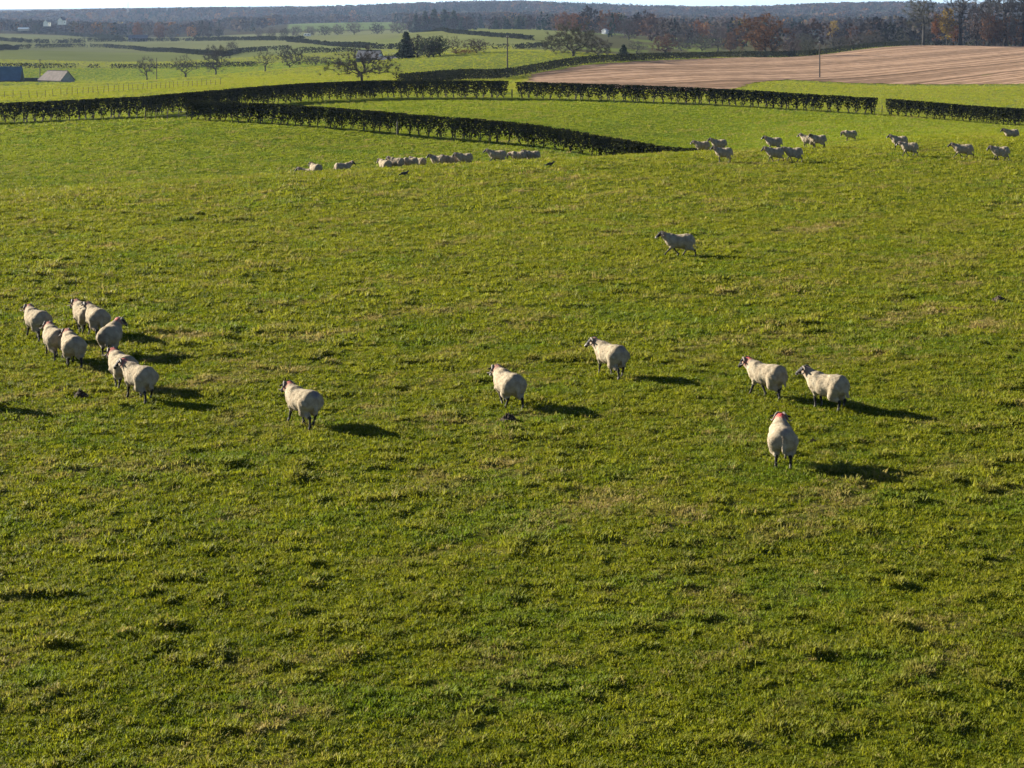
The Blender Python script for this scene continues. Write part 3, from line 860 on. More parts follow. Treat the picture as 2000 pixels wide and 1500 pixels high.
TREES = [
    # px, base row, height px, width px, kind, twig, label, Y
    (708, 0, 68, 152, 'spread', 'dark', "wide spreading bare tree with forked trunk standing behind the clipped hedge", 160),
    (287, 157, 48, 46, 'open', 'grey', "small bare tree, leftmost of three on the green ridge right of the barns", None),
    (362, 152, 46, 62, 'openb', 'grey', "bare twin-stemmed tree, middle of the three on the green ridge", None),
    (421, 147, 62, 58, 'round', 'dark', "tallest and darkest bare tree of the three on the green ridge", None),
    (453, 108, 28, 24, 'round', 'grey', "round greyish tree standing in the far hedge above the three bare trees", None),
    (518, 140, 42, 46, 'open', 'olive', "thin pale bare tree left of the dark thicket tree", None),
    (568, 132, 42, 52, 'roundb', 'dark', "dense dark bare tree rising from the thicket behind the ridge", None),
    (613, 128, 20, 62, 'bush', 'dark', "low dark thicket of bushes right of the dense bare tree", None),
    (660, 127, 10, 60, 'bush', 'dark', "flat strip of dark scrub left of the grey roofed shed", None),
    (793, 114, 52, 46, 'conifer', 'ever', "tall dark spruce, left end of the conifer clump behind the ridge", None),
    (836, 112, 42, 52, 'leafyb', 'ever', "broad dark evergreen in the middle of the conifer clump", None),
    (860, 110, 40, 40, 'leafy', 'ever', "short dark evergreen, right end of the conifer clump", None),
    (815, 112, 44, 46, 'leafyb', 'dark', "dense dark tree hemmed in between the evergreens of the clump", None),
    (847, 111, 38, 40, 'leafyb', 'dark', "smaller dark tree tucked behind the short evergreen", None),
    (890, 106, 36, 52, 'openb', 'purple', "reddish bare tree with several stems right of the conifer clump", None),
    (930, 104, 28, 52, 'roundb', 'purple', "low rounded reddish bare tree at the right of the ridge clump", None),
    (905, 106, 10, 50, 'bush', 'rust', "low rust brown bracken bush under the reddish bare trees", None),
    (1118, 110, 66, 100, 'roundb', 'olive', "big rounded olive brown willow in the dip behind the green ridge", None),
    (1080, 102, 32, 50, 'roundb', 'olive', "lower willow on the left shoulder of the big willow", None),
    (1170, 110, 36, 56, 'roundb', 'grey', "lower greyish willow on the right shoulder of the big willow", None),
    (1218, 110, 23, 28, 'conifer', 'ever', "small dark evergreen bush above the hedge, right of the willows", None),
    (1244, 108, 30, 42, 'open', 'olive', "airy bare tree just right of the small evergreen bush", None),
    (1298, 104, 38, 54, 'leafyb', 'brown', "dome shaped russet tree behind the hedge left of the big brown tree", None),
    (1332, 100, 28, 46, 'roundb', 'grey', "grey bare tree right of the dome shaped russet tree", None),
    (1372, 100, 34, 40, 'roundb', 'olive', "olive bare tree above the crest of the hedge by the ploughed field", None),
    (1402, 100, 50, 48, 'round', 'purple', "purplish bare tree left of the big brown tree", None),
    (1428, 104, 40, 34, 'leafy', 'brown', "narrow brown tree pressed against the big brown tree", None),
    (1487, 108, 90, 108, 'thicket', 'brown', "big dense brown tree with many stems at the corner of the ploughed field", 352),
    (1545, 103, 36, 50, 'leafyb', 'purple', "low purplish tree right of the big brown tree", 372),
    (1578, 101, 30, 50, 'roundb', 'olive', "pale greenish bare tree behind the lone field pole", 395),
    (1640, 96, 26, 60, 'roundb', 'grey', "low grey bare tree above the hedge right of the lone field pole", 420),
    (1700, 92, 34, 64, 'roundb', 'grey', "spreading grey bare tree above the middle of the ploughed field", 455),
    # group at the top right of the ploughed field
    (1803, 0, 108, 74, 'tall', 'olive', "tall bare tree standing apart, leftmost of the stand by the ploughed field", 440),
    (1812, 0, 34, 20, 'slim', 'dark', "thin dark stem close beside the leftmost tall bare tree", 446),
    (1829, 0, 62, 22, 'slim', 'rust', "slender rusty sapling left of the yellow tree", 444),
    (1850, 0, 72, 34, 'slim', 'yellow', "yellow leaved tree in the stand above the ploughed field", 442),
    (1875, 0, 118, 74, 'tallb', 'dark', "tall dark tree with a stout forked trunk right of the yellow tree", 442),
    (1866, 0, 40, 22, 'slim', 'rust', "short rusty sapling at the foot of the stout forked tree", 447),
    (1907, 0, 74, 46, 'leafy', 'purple', "purplish brown tree right of the stout forked tree", 446),
    (1928, 0, 64, 34, 'leafy', 'brown', "brown leaved tree in the middle of the right stand", 442),
    (1930, 0, 122, 70, 'tall', 'dark', "very tall bare tree rising over the brown leaved trees", 452),
    (1944, 0, 60, 34, 'leafyb', 'rust', "rust leaved beech between the tall trees of the stand", 444),
    (1963, 0, 126, 80, 'tallb', 'dark', "very tall dark forked tree near the right end of the stand", 446),
    (1960, 0, 58, 34, 'leafyb', 'brown', "brown beech below the very tall dark forked tree", 441),
    (1978, 0, 56, 14, 'slim', 'pale', "pale barked birch with a white stem in the right stand", 440),
    (1984, 0, 60, 40, 'leafyb', 'rust', "orange brown beech at the right end of the stand", 445),
    (1999, 0, 128, 84, 'tall', 'dark', "tall dark tree cut by the right edge above the ploughed field", 444),
    (2040, 0, 120, 84, 'tallb', 'dark', "tall tree beyond the right edge of the stand", 446),
    (2025, 0, 60, 44, 'leafyb', 'rust', "rust beech at the far right end beside the tall edge tree", 442),
]
for px, py, hp, wp, kd, tw, lb, Y in TREES:
    tree_px(px, py, hp, wp, kd, tw, lb, Y)

# undergrowth along the stand
far_hedge([(1785, 440), (1840, 446), (1900, 449), (1960, 450), (2080, 452)], "dark undergrowth along the foot of the tall stand", 2.0, 3.0, .5, 22, 31, .6, "undergrowth")

# ---- woodland far away: one mass of crowns
def wood_templates(rng, n0=46, q=.26):
    T = []
    for k in range(5):                       # rounded
        n = n0
        a = rng.uniform(0, 6.28, n); ct = rng.uniform(-.97, 1, n); st = np.sqrt(1 - ct ** 2)
        r = rng.uniform(.55, 1.0, n)
        P = np.stack([.5 * r * st * np.cos(a), .5 * r * st * np.sin(a), .54 + .46 * r * ct], 1)
        V, F = rquads(P, q * rng.uniform(.6, 1.3, n), rng)
        T.append((V, F))
    for k in range(2):                       # conifers
        n = 44
        t = rng.uniform(0, 1, n) ** 1.3; a = rng.uniform(0, 6.28, n)
        R = .30 * (1 - t) * rng.uniform(.6, 1.1, n)
        P = np.stack([R * np.cos(a), R * np.sin(a), .08 + .92 * t], 1)
        V, F = rquads(P, .17 * (1.15 - .6 * t), rng)
        T.append((V, F))
    return T

def build_woods():
    rng = np.random.default_rng(99)
    T = wood_templates(rng) + wood_templates(rng, 170, .12)
    n = 12500
    px = rng.uniform(-500, 2600, n); Y = np.sqrt(rng.uniform(480 ** 2, 2450 ** 2, n))
    Y[9000:] = rng.uniform(2050, 2380, n - 9000)      # the skyline ridge is closed wood
    x = (px - 1000) * Y / 2200.0
    start = np.interp(px, [-500, 0, 150, 300, 420, 500, 560, 760, 800, 1000, 1090, 1150, 1220, 1300, 1450, 1500, 2600],
                      [1150, 1150, 1080, 1000, 1050, 1250, 1560, 1560, 1000, 860, 800, 640, 560, 520, 520, 500, 500])
    keep = (Y > start + rng.normal(0, 12, n)) & (fbm(x / 110, Y / 110, 5, 2) + .10 > rng.uniform(.15, .5, n) * np.where(Y > 2050, .3, 1) * np.where((px > 1120) & (Y < 850), 1.4, .9))
    # the green field above the far row of trees stays open
    keep &= ~((px > 550) & (px < 770) & (Y < 1560))
    # a lighter field in the valley
    px, Y, x = px[keep], Y[keep], x[keep]
    near = Y < 850; Y = K * Y
    n = len(px)
    z = ground(x, Y) + .3 * (fbm(x / 40, Y / 40, 6, 2) - .5)
    right = near & (px > 1050)
    h = rng.uniform(10.5, 15.5, n) * np.where(right, rng.uniform(.75, 1.25, n), 1.0); w = h * rng.uniform(.75, 1.2, n)
    con = fbm(x / 130 + 9, Y / 130, 15, 2)
    ty = np.where(con > .585, rng.integers(5, 7, n), rng.integers(0, 5, n))
    pal = np.array([(.080, .056, .050), (.070, .060, .050), (.095, .070, .046), (.060, .050, .046), (.12, .060, .030), (.050, .055, .034), (.150, .075, .024), (.17, .12, .03)])
    pal = pal * .92
    pr = np.array([.26, .20, .14, .16, .10, .07, .055, .015])
    ci = rng.choice(len(pal), n, p=pr)
    patch = .55 + .9 * sstep(.3, .7, fbm(x / 70, Y / 160, 33, 3))
    col = pal[ci] * (patch * np.where(near, rng.uniform(.6, 1.5, n), rng.uniform(.82, 1.2, n)))[:, None]
    col = np.where((ty >= 5)[:, None], np.array([.014, .026, .016]) * rng.uniform(.7, 1.4, n)[:, None], col)
    w = np.where(ty >= 5, w * .95, w)
    ty = np.where((Y < 1150 * K), ty + 7, ty)
    VV = []; FF = []; CC = []; base = 0
    for t in range(14):
        k = np.nonzero(ty == t)[0]
        if not len(k): continue
        V, F = T[t]
        a = rng.uniform(0, 6.28, len(k))
        vx = V[None, :, 0] * np.cos(a)[:, None] - V[None, :, 1] * np.sin(a)[:, None]
        vy = V[None, :, 0] * np.sin(a)[:, None] + V[None, :, 1] * np.cos(a)[:, None]
        P = np.stack([x[k][:, None] + vx * w[k][:, None], Y[k][:, None] + vy * w[k][:, None], z[k][:, None] + V[None, :, 2] * h[k][:, None]], -1).reshape(-1, 3)
        VV.append(P)
        FF.append((F[None] + (np.arange(len(k)) * len(V))[:, None, None]).reshape(-1, 4) + base); base += len(P)
        CC.append(np.repeat(np.concatenate([col[k], np.ones((len(k), 1))], 1), len(V), 0))
    me = mk_mesh("woodland", np.concatenate(VV), np.concatenate(FF), [M_WOODLAND], False, {"tint": np.concatenate(CC)})
    tag(link("woodland", me), kind="stuff")

build_woods()

# trees at the edge of the woodland that can be told apart
EDGE = [
    (812, 58, 36, 30, 'conifer', 'ever', "dark conifer, left end of the plantation block on the hill", 1010),
    (830, 58, 40, 32, 'conifer', 'ever', "tall dark conifer second from the left in the plantation block", 1020),
    (848, 58, 43, 34, 'conifer', 'ever', "tallest conifer of the dark plantation block on the hill", 1030),
    (868, 58, 42, 34, 'coniferb', 'ever', "slender dark conifer in the middle of the plantation block", 1020),
    (886, 58, 40, 34, 'conifer', 'ever', "broad dark conifer right of the plantation's middle", 1010),
    (902, 58, 28, 26, 'conifer', 'ever', "low conifer at the right end of the plantation block", 1000),
    (968, 56, 26, 26, 'conifer', 'ever', "dark conifer at the wood edge above the pale field", 880),
    (990, 54, 28, 26, 'coniferb', 'ever', "dark conifer right above the pole on the green ridge", 870),
    (1012, 52, 26, 30, 'conifer', 'ever', "dark conifer at the wood edge right of the pole", 860),
    (505, 70, 20, 18, 'roundb', 'mauve', "grey tree, left end of the row below the high green field", 900),
    (530, 69, 20, 22, 'roundb', 'mauve', "grey tree second from the left in the row below the high field", 905),
    (556, 68, 18, 22, 'roundb', 'olive', "low olive tree in the row below the high green field", 905),
    (578, 68, 22, 26, 'roundb', 'mauve', "round grey tree behind the white caravan", 910),
    (606, 67, 20, 24, 'roundb', 'mauve', "grey tree directly right of the white caravan", 905),
    (634, 66, 20, 30, 'roundb', 'olive', "wide olive tree halfway along the row below the high field", 905),
    (660, 65, 22, 26, 'roundb', 'mauve', "grey tree right of the wide olive tree in the row", 905),
    (692, 64, 26, 36, 'round', 'mauve', "largest grey tree near the right end of the row", 905),
    (736, 62, 22, 30, 'roundb', 'dark', "dark round tree right of the row, on the pale field's edge", 905),
    (778, 60, 26, 40, 'roundb', 'mauve', "grey tree against the plantation's left end", 950),
    (270, 68, 34, 26, 'leafy', 'rust', "rust red tree behind the grey roofed house", 990),
    (312, 72, 34, 24, 'leafyb', 'rust', "rust red tree right of the grey roofed house", 985),
    (334, 74, 24, 26, 'roundb', 'mauve', "grey tree right of the rust trees by the house", 970),
    (398, 74, 32, 36, 'roundb', 'purple', "purplish tree by the green patch at the wood edge", 980),
    (426, 72, 30, 26, 'roundb', 'mauve', "grey tree right of the purplish tree by the green patch", 980),
    (205, 64, 12, 80, 'bush', 'ever', "dark evergreen scrub left of the grey roofed house", 960),
    (1100, 66, 40, 36, 'leafy', 'rust', "orange rust tree at the wood edge above the willows", 760),
    (1128, 68, 38, 40, 'leafyb', 'rust', "rust tree right above the big willow", 700),
    (1228, 84, 40, 44, 'roundb', 'purple', "purplish tree in the valley behind the evergreen bush", 600),
    (1268, 80, 44, 40, 'leafy', 'brown', "reddish tree in the valley above the russet dome", 620),
    (1312, 82, 48, 50, 'roundb', 'mauve', "large grey tree in the valley above the russet dome", 610),
    (1366, 84, 48, 34, 'leafyb', 'rust', "orange tree in the valley left of the big brown tree", 600),
    (1552, 90, 44, 46, 'leafyb', 'purple', "dark red tree behind the low purplish tree", 560),
    (1628, 92, 52, 24, 'slim', 'yellow', "small yellow tree in the wood right of the lone field pole", 620),
    (1572, 92, 34, 44, 'roundb', 'olive', "pale olive tree in the valley left of the lone pole top", 540),
    (1720, 90, 44, 50, 'roundb', 'mauve', "big pale grey tree in the wood above the ploughed field", 560),
    (1768, 88, 44, 44, 'roundb', 'olive', "olive grey tree in the wood left of the tall stand", 540),
]
for px, py, hp, wp, kd, tw, lb, Y in EDGE:
    tree_px(px, py, hp, wp, kd, tw, lb, Y)

# ------------------------------------------------------------------ buildings
M_ROOFBLUE = simple_mat("blue_sheet_roof", (0.07, 0.13, 0.20), rough=.5, var=.15, scale=.8)
M_SLATE = simple_mat("stone_slate_roof", (0.11, 0.088, 0.076), rough=.8, var=.25, scale=1.2, bump=.4)
M_GREYROOF = simple_mat("grey_sheet_roof", (0.14, 0.14, 0.155), rough=.6, var=.2, scale=.8)
M_STONE = simple_mat("barn_stone", (0.30, 0.285, 0.27), rough=.9, var=.2, scale=1.5, bump=.4)
M_DARKWALL = simple_mat("dark_boards", (0.05, 0.05, 0.055), rough=.8, var=.2, scale=1.0)
M_WHITE = simple_mat("white_render", (0.78, 0.77, 0.74), rough=.8, var=.06, scale=1.0)
M_GLASS = simple_mat("dark_glass", (0.03, 0.035, 0.04), rough=.15, var=.1)
M_SKYLIGHT = simple_mat("rooflight_sheet", (0.42, 0.50, 0.56), rough=.3, var=.1)

def gable_building(p, L, Wd, eave, ridge, rotz, name, label, roof_m, wall_m, gable_m=None, windows=(), door=True, hip=0.0, chimney=False):
    """ridge along local X"""
    root = bpy.data.objects.new(name, None); COL.objects.link(root)
    root.location = p; root.rotation_euler = (0, 0, rotz)
    tag(root, label, "house" if "house" in name or "cottage" in name else "barn")
    x, y = L / 2, Wd / 2
    m = MB()
    m.add([(-x, -y, -.6), (x, -y, -.6), (x, -y, eave), (-x, -y, eave)], [(0, 1, 2, 3)])
    m.add([(x, y, -.6), (-x, y, -.6), (-x, y, eave), (x, y, eave)], [(0, 1, 2, 3)])
    link("wall", m.mesh("wall", [wall_m]), root)
    for sx in (-1, 1):
        m = MB()
        if hip and sx < 0:
            m.add([(sx * x, -y, -.6), (sx * x, y, -.6), (sx * x, y, eave), (sx * x, -y, eave)], [(0, 1, 2, 3)])
        else:
            m.add([(sx * x, -y, -.6), (sx * x, y, -.6), (sx * x, y, eave), (sx * x, -y, eave)], [(0, 1, 2, 3)])
            m.add([(sx * x, -y, eave), (sx * x, y, eave), (sx * x, 0, ridge - .05)], [(0, 1, 2)])
        link("gable_wall", m.mesh("gable_wall", [gable_m or wall_m]), root)
    o = .25; e2 = eave - .12
    hx = x * (1 - hip)
    for sy in (-1, 1):
        m = MB()
        A = [(-x - o, sy * (y + o), e2), (x + o, sy * (y + o), e2), (x + o, 0, ridge), (-hx - (0 if hip else o), 0, ridge)]
        B = [(a, b, c + .12) for a, b, c in A]
        m.add(A + B, [(0, 1, 2, 3), (4, 5, 6, 7), (0, 1, 5, 4), (1, 2, 6, 5), (2, 3, 7, 6), (3, 0, 4, 7)])
        link("roof_slope", m.mesh("roof_slope", [roof_m]), root)
    if hip:
        m = MB()
        m.add([(-x - o, -y - o, e2 + .03), (-x - o, y + o, e2 + .03), (-hx, 0, ridge + .05)], [(0, 1, 2)])
        link("hip_roof", m.mesh("hip_roof", [roof_m]), root)
    m = MB(); m.box(((x - hx) / 2, 0, ridge + .13), (x + hx, .3, .14)); link("ridge_cap", m.mesh("ridge_cap", [roof_m]), root)
    for (wx, wz, ww, wh) in windows:
        f = MB(); f.box((wx, -y - .03, wz), (ww + .16, .08, wh + .16)); fo = link("window", f.mesh("window", [M_WHITE if wall_m is not M_WHITE else M_DARKWALL]), root)
        g = MB(); g.box((wx, -y - .075, wz), (ww, .02, wh)); link("pane", g.mesh("pane", [M_GLASS]), fo)
    if door:
        d = MB(); d.box((0, -y - .04, 1.0), (1.1, .08, 2.0)); link("door", d.mesh("door", [M_DARKWALL]), root)
    if chimney:
        for sx in (-1, 1):
            c = MB(); c.box((sx * (x - .5), 0, ridge + .5), (.8, .6, 1.2)); link("chimney", c.mesh("chimney", [wall_m]), root)
    return root

# barns beyond the green ridge; their eaves sit low behind the crest
p = at(5, 318); gable_building(p + (0, 0, -1.4), 10.5, 6.0, 2.0, 5.6, 0.06, "barn", "barn with a blue grey sheet roof at the left edge", M_ROOFBLUE, M_DARKWALL)
p = at(110, 318); gable_building(p + (0, 0, -1.2), 8.6, 5.5, 1.8, 4.4, -0.55, "barn", "small old barn with a brown stone roof and pale gable", M_SLATE, M_STONE, M_STONE, hip=.25)
p = at(46, 326); m = MB(); m.box((0, 0, .6), (9, .4, 2.2)); o = link("yard_wall", m.mesh("yard_wall", [M_DARKWALL]), None, p + (0, 0, -.4)); tag(o, "low dark wall linking the two barns", "wall")
p = at(722, 330); gable_building(p + (0, 0, .2), 6.5, 5.5, 2.2, 4.3, -0.25, "shed", "grey roofed shed half hidden behind the spreading bare tree", M_GREYROOF, M_DARKWALL, M_SKYLIGHT)
p = at(768, 326); gable_building(p + (0, 0, -.2), 8.0, 4.0, 1.5, 2.4, -0.1, "lean_to_shed", "long low shed with a blue grey roof right of the grey roofed shed", M_GREYROOF, M_STONE, door=False)
p = hit(270, 81); gable_building(p, 15, 9, 2.2, 5.2, .15, "house", "grey roofed house among rust trees on the far left hillside", M_GREYROOF, M_STONE, chimney=True, windows=((-4, 1.3, 1, 1), (4, 1.3, 1, 1)))
for q, (px, py, s, lb) in enumerate([(92, 50, 1.0, "small white house with narrow gable, left of the two on the wooded hill"), (121, 47, 1.15, "white gabled house, right of the two on the wooded hill")]):
    p = at(px, 1060); p[2] = zrow(py, 1060)
    gable_building(p, 5 * s, 5 * s, 3.0 * s, 5.6 * s, 1.2, "house", lb, M_GREYROOF, M_WHITE, M_WHITE, chimney=False, windows=((0, 1.7, .8, .9),), door=False)
p = at(46, 1000); p[2] = zrow(59, 1000); gable_building(p, 9, 5, 1.2, 2.4, .05, "shed", "long low shed with a pale roof at the foot of the wooded hill", M_SKYLIGHT, M_STONE, door=False)
p = at(1182, 700); p[2] = zrow(66, 700); gable_building(p, 3.4, 3, 2.0, 3.0, .9, "cottage", "tiny white cottage in the wood above the willows", M_WHITE, M_WHITE, M_WHITE, door=False, windows=((0, 1.1, .5, .6),))

def caravan(p, rz):
    root = bpy.data.objects.new("caravan", None); COL.objects.link(root); root.location = p; root.rotation_euler = (0, 0, rz)
    tag(root, "white caravan parked below the row of grey trees", "caravan")
    prof = [(-2.5, .5), (-2.6, 1.2), (-2.3, 2.3), (2.2, 2.4), (2.6, 1.4), (2.45, .5)]
    V = [(a, -1.1, b) for a, b in prof] + [(a, 1.1, b) for a, b in prof]
    n = len(prof)
    m = MB(); m.add(V, [(i, (i + 1) % n, (i + 1) % n + n, i + n) for i in range(n)])
    m.add(V[:n], [(0, 5, 4, 3), (0, 3, 2, 1)]); m.add(V[n:], [(0, 3, 4, 5), (0, 1, 2, 3)])
    link("body", m.mesh("body", [M_WHITE]), root)
    for wx in (-1.2, .8):
        w = MB(); w.box((wx, -1.12, 1.6), (1.1, .03, .6)); link("window", w.mesh("window", [M_GLASS]), root)
    for s in (-1, 1):
        w = MB(); w.tube([(0, s * 1.02, .33), (0, s * .82, .33)], [.33, .33], 10); link("wheel", w.mesh("wheel", [M_DARKWALL]), root)
caravan(hit(600, 72), .1)

# ------------------------------------------------------------------ poles, posts, fences
def pole(p, h, label, r=.13, arm=1.4, rz=0.0):
    root = bpy.data.objects.new("utility_pole", None); COL.objects.link(root); root.location = p; root.rotation_euler = (0, 0, rz)
    tag(root, label, "pole", "wooden utility poles in the fields")
    m = MB(); m.tube([(0, 0, -.5), (0, 0, h * .5), (0, 0, h)], [r, r * .85, r * .65], 8); link("post", m.mesh("post", [M_POLE]), root)
    if arm:
        m = MB(); m.box((0, 0, h - .3), (arm, .12, .12)); a = link("crossarm", m.mesh("crossarm", [M_POLE]), root)
        for sx in (-1, 0, 1):
            i = MB(); i.tube([(sx * arm * .42, 0, h - .24), (sx * arm * .42, 0, h - .02)], [.05, .035], 6); link("insulator", i.mesh("insulator", [M_METAL]), a)

pole(hit(1601, 152), 72 * hit(1601, 152)[1] / FPX, "lone utility pole standing in the brown ploughed field", .16, 1.0, 1.4)
pole(at(991, 206), 7.6, "utility pole beside the hedge on the middle green ridge", .15, .9, 1.2)
pole(at(78, 322), 6.6, "utility pole between the two barns on the left", .15, 1.2)
pole(at(306, 300), 6.4, "utility pole right of the leftmost bare tree on the ridge", .13, 0)
pole(at(692, 400), 4.6, "thin pole beyond the spreading bare tree", .12, .8)

def mast(p, h, label, w=2.2):
    root = bpy.data.objects.new("lattice_mast", None); COL.objects.link(root); root.location = p
    tag(root, label, "mast")
    for sx in (-1, 1):
        for sy in (-1, 1):
            m = MB(); m.tube([(sx * w / 2, sy * w / 2, -.5), (sx * .25, sy * .25, h)], [.14, .10], 4); link("leg", m.mesh("leg", [M_METAL]), root)
    m = MB()
    for k in range(9):
        t0, t1 = k / 9, (k + 1) / 9
        a0 = w / 2 * (1 - t0) + .25 * t0; a1 = w / 2 * (1 - t1) + .25 * t1
        c0 = [(-a0, -a0), (a0, -a0), (a0, a0), (-a0, a0)]; c1 = [(-a1, -a1), (a1, -a1), (a1, a1), (-a1, a1)]
        for q in range(4):
            m.tube([(*c0[q], h * t0), (*c1[(q + 1) % 4], h * t1)], .07, 3, False)
    link("bracing", m.mesh("bracing", [M_METAL]), root)
p = at(250, 1500); p[2] = zrow(24, 1500); mast(p, 15, "thin lattice mast rising over the far left woodland skyline")
p = at(1478, 2200); p[2] = zrow(16, 2200); mast(p, 19, "thin lattice mast on the skyline above the big brown tree")

post_me = None
def post_mesh(h, r=.05):
    m = MB(); m.tube([(0, 0, -.15), (0, 0, h)], [r, r * .92], 5); return m.mesh("post", [M_WOOD])
PST = post_mesh(.95, .034)
rngp = random.Random(3)
def fence(path, n, label, wires=3, h=1.15):
    pts = np.array(PX2(path))
    L = np.concatenate([[0], np.cumsum(np.linalg.norm(np.diff(pts, axis=0), axis=1))])
    c = pts[0]; z0 = gz(*c)
    root = bpy.data.objects.new("wire_fence", None); COL.objects.link(root); root.location = (c[0], c[1], z0)
    tag(root, label, "fence")
    tops = []
    for s in np.linspace(0, L[-1], n):
        x = np.interp(s, L, pts[:, 0]) ; y = np.interp(s, L, pts[:, 1])
        g = gz(x, y)
        o = link("post", PST, root, (x - c[0], y - c[1], g - z0), 0, (1.2, 1.2, rngp.uniform(.85, 1.2)))
        o.rotation_euler = (rngp.gauss(0, .04), rngp.gauss(0, .06), 0)
        tops.append((x - c[0], y - c[1], g - z0))
    for k in range(wires):
        m = MB(); m.tube([(a, b, q + .35 + .33 * k) for a, b, q in tops], .008, 3, False); link("wire", m.mesh("wire", [M_METAL]), root)

fence([(-40, 137), (120, 143), (250, 152), (350, 160), (430, 166)], 44, "post and wire fence running over the green field above the left hedge")
fence([(283, 97.5), (300, 97.8), (318, 98), (350, 98), (364, 97.6)], 5, "short wire fence filling the gap between the two left hedges", 2)
fence([(1708, 119.2), (1722, 119.0), (1737, 118.8)], 3, "bare posts of the wire fence across the right hedge gap", 2)
o = link("gate_post", PST, None, at(1000, 119.5), 0, (2.2, 2.2, 1.0)); tag(o, "single wooden post in the middle hedge gap", "post")
o = link("gate_post", PST, None, at(776, 90.6), 0, (2.0, 2.0, 1.2)); tag(o, "wooden post standing in the small gap of the diagonal hedge", "post")

# ------------------------------------------------------------------ animals
def sd_cap(P, a, b, ra, rb):
    a = np.array(a, float); b = np.array(b, float); ba = b - a
    h = np.clip(((P - a) @ ba) / (ba @ ba), 0, 1)
    return np.linalg.norm(P - a - h[..., None] * ba, axis=-1) - (ra + (rb - ra) * h)

def sd_ell(P, c, r):
    q = (P - np.array(c)) / np.array(r)
    k0 = np.linalg.norm(q, axis=-1); k1 = np.linalg.norm(q / np.array(r), axis=-1)
    return k0 * (k0 - 1) / np.maximum(k1, 1e-6)

def smin(a, b, k):
    h = np.clip(.5 + .5 * (b - a) / k, 0, 1)
    return b * (1 - h) + a * h - k * h * (1 - h)

def nets(fn, lo, hi, h):
    lo = np.array(lo, float); hi = np.array(hi, float)
    n = np.ceil((hi - lo) / h).astype(int) + 1
    ax = [lo[i] + h * np.arange(n[i]) for i in range(3)]
    G = np.stack(np.meshgrid(*ax, indexing='ij'), -1)
    f = fn(G)
    s = f < 0
    nc = n - 1
    acc = np.zeros((*nc, 3)); cnt = np.zeros(nc)
    cor = [(i, j, k) for i in (0, 1) for j in (0, 1) for k in (0, 1)]
    sl = lambda A, c: A[c[0]:c[0] + nc[0], c[1]:c[1] + nc[1], c[2]:c[2] + nc[2]]
    for c in cor:
        for axis in range(3):
            if c[axis]: continue
            d = list(c); d[axis] = 1
            fa, fb = sl(f, c), sl(f, d)
            x = (fa < 0) != (fb < 0)
            t = np.where(x, fa / np.where(x, fa - fb, 1), 0)
            for q in range(3):
                acc[..., q] += np.where(x, c[q] + (t if q == axis else 0), 0)
            cnt += x
    act = cnt > 0
    idx = -np.ones(nc, int); idx[act] = np.arange(act.sum())
    base = np.stack(np.nonzero(act), -1)
    V = lo + h * (base + acc[act] / cnt[act][:, None])
    F = []
    for axis in range(3):
        o1, o2 = [q for q in range(3) if q != axis]
        a = [slice(0, n[q]) for q in range(3)]; b = list(a)
        a[axis] = slice(0, n[axis] - 1); b[axis] = slice(1, n[axis])
        sa, sb = s[tuple(a)], s[tuple(b)]
        e = np.stack(np.nonzero(sa != sb), -1)
        e = e[(e[:, o1] > 0) & (e[:, o2] > 0) & (e[:, o1] < nc[o1]) & (e[:, o2] < nc[o2])]
        inn = sa[tuple(e.T)]
        def ci(d1, d2):
            q = e.copy(); q[:, o1] += d1; q[:, o2] += d2
            return idx[tuple(q.T)]
        qd = np.stack([ci(-1, -1), ci(0, -1), ci(0, 0), ci(-1, 0)], -1)
        flip = inn if axis != 1 else ~inn
        qd[~flip] = qd[~flip][:, ::-1]
        F.append(qd)
    return V, np.concatenate(F)

def n3(P, sc, seed=0):
    x, y, z = P[..., 0] * sc, P[..., 1] * sc, P[..., 2] * sc
    return (vnoise(x + z * .7 + 31, y - z * .55, seed) + vnoise(y * .9 + 7, z + x * .5, seed + 1) + vnoise(z - y * .4, x * 1.1 + 3, seed + 2)) / 3

def sheep_fleece_mat():
    m, n, out = new_mat("fleece")
    tc = n.nodes.new("ShaderNodeTexCoord"); ob = tc.outputs['Object']
    c = ramp(n, noise_of(n, ob, 7, 5, .65), [(0.28, (0.190, 0.148, 0.098)), (0.50, (0.275, 0.225, 0.152)), (0.72, (0.36, 0.312, 0.225))])
    dye = node(n, "ShaderNodeAttribute", attribute_name="dye")
    amt = node(n, "ShaderNodeAttribute", attribute_name="raddle", attribute_type='OBJECT')
    f = mth(n, 'MULTIPLY', mth(n, 'MULTIPLY', dye.outputs['Fac'], amt.outputs['Fac']), ramp(n, noise_of(n, ob, 13, 4, .7), [(.32, (.15, .15, .15)), (.6, (1, 1, 1))]))
    c = mixc(n, f, c, (0.42, 0.030, 0.045))
    d2 = node(n, "ShaderNodeAttribute", attribute_name="rump")
    a2 = node(n, "ShaderNodeAttribute", attribute_name="keel", attribute_type='OBJECT')
    c = mixc(n, mth(n, 'MULTIPLY', d2.outputs['Fac'], a2.outputs['Fac']), c, (0.075, 0.075, 0.13))
    b = node(n, "ShaderNodeBsdfPrincipled", Roughness=.95)
    b.inputs['Specular IOR Level'].default_value = .05
    n.links.new(c, b.inputs['Base Color'])
    bp = node(n, "ShaderNodeBump", Strength=.8, Distance=.02)
    n.links.new(noise_of(n, ob, 26, 4, .7), bp.inputs['Height']); n.links.new(bp.outputs[0], b.inputs['Normal'])
    n.links.new(b.outputs[0], out.inputs[0])
    return m

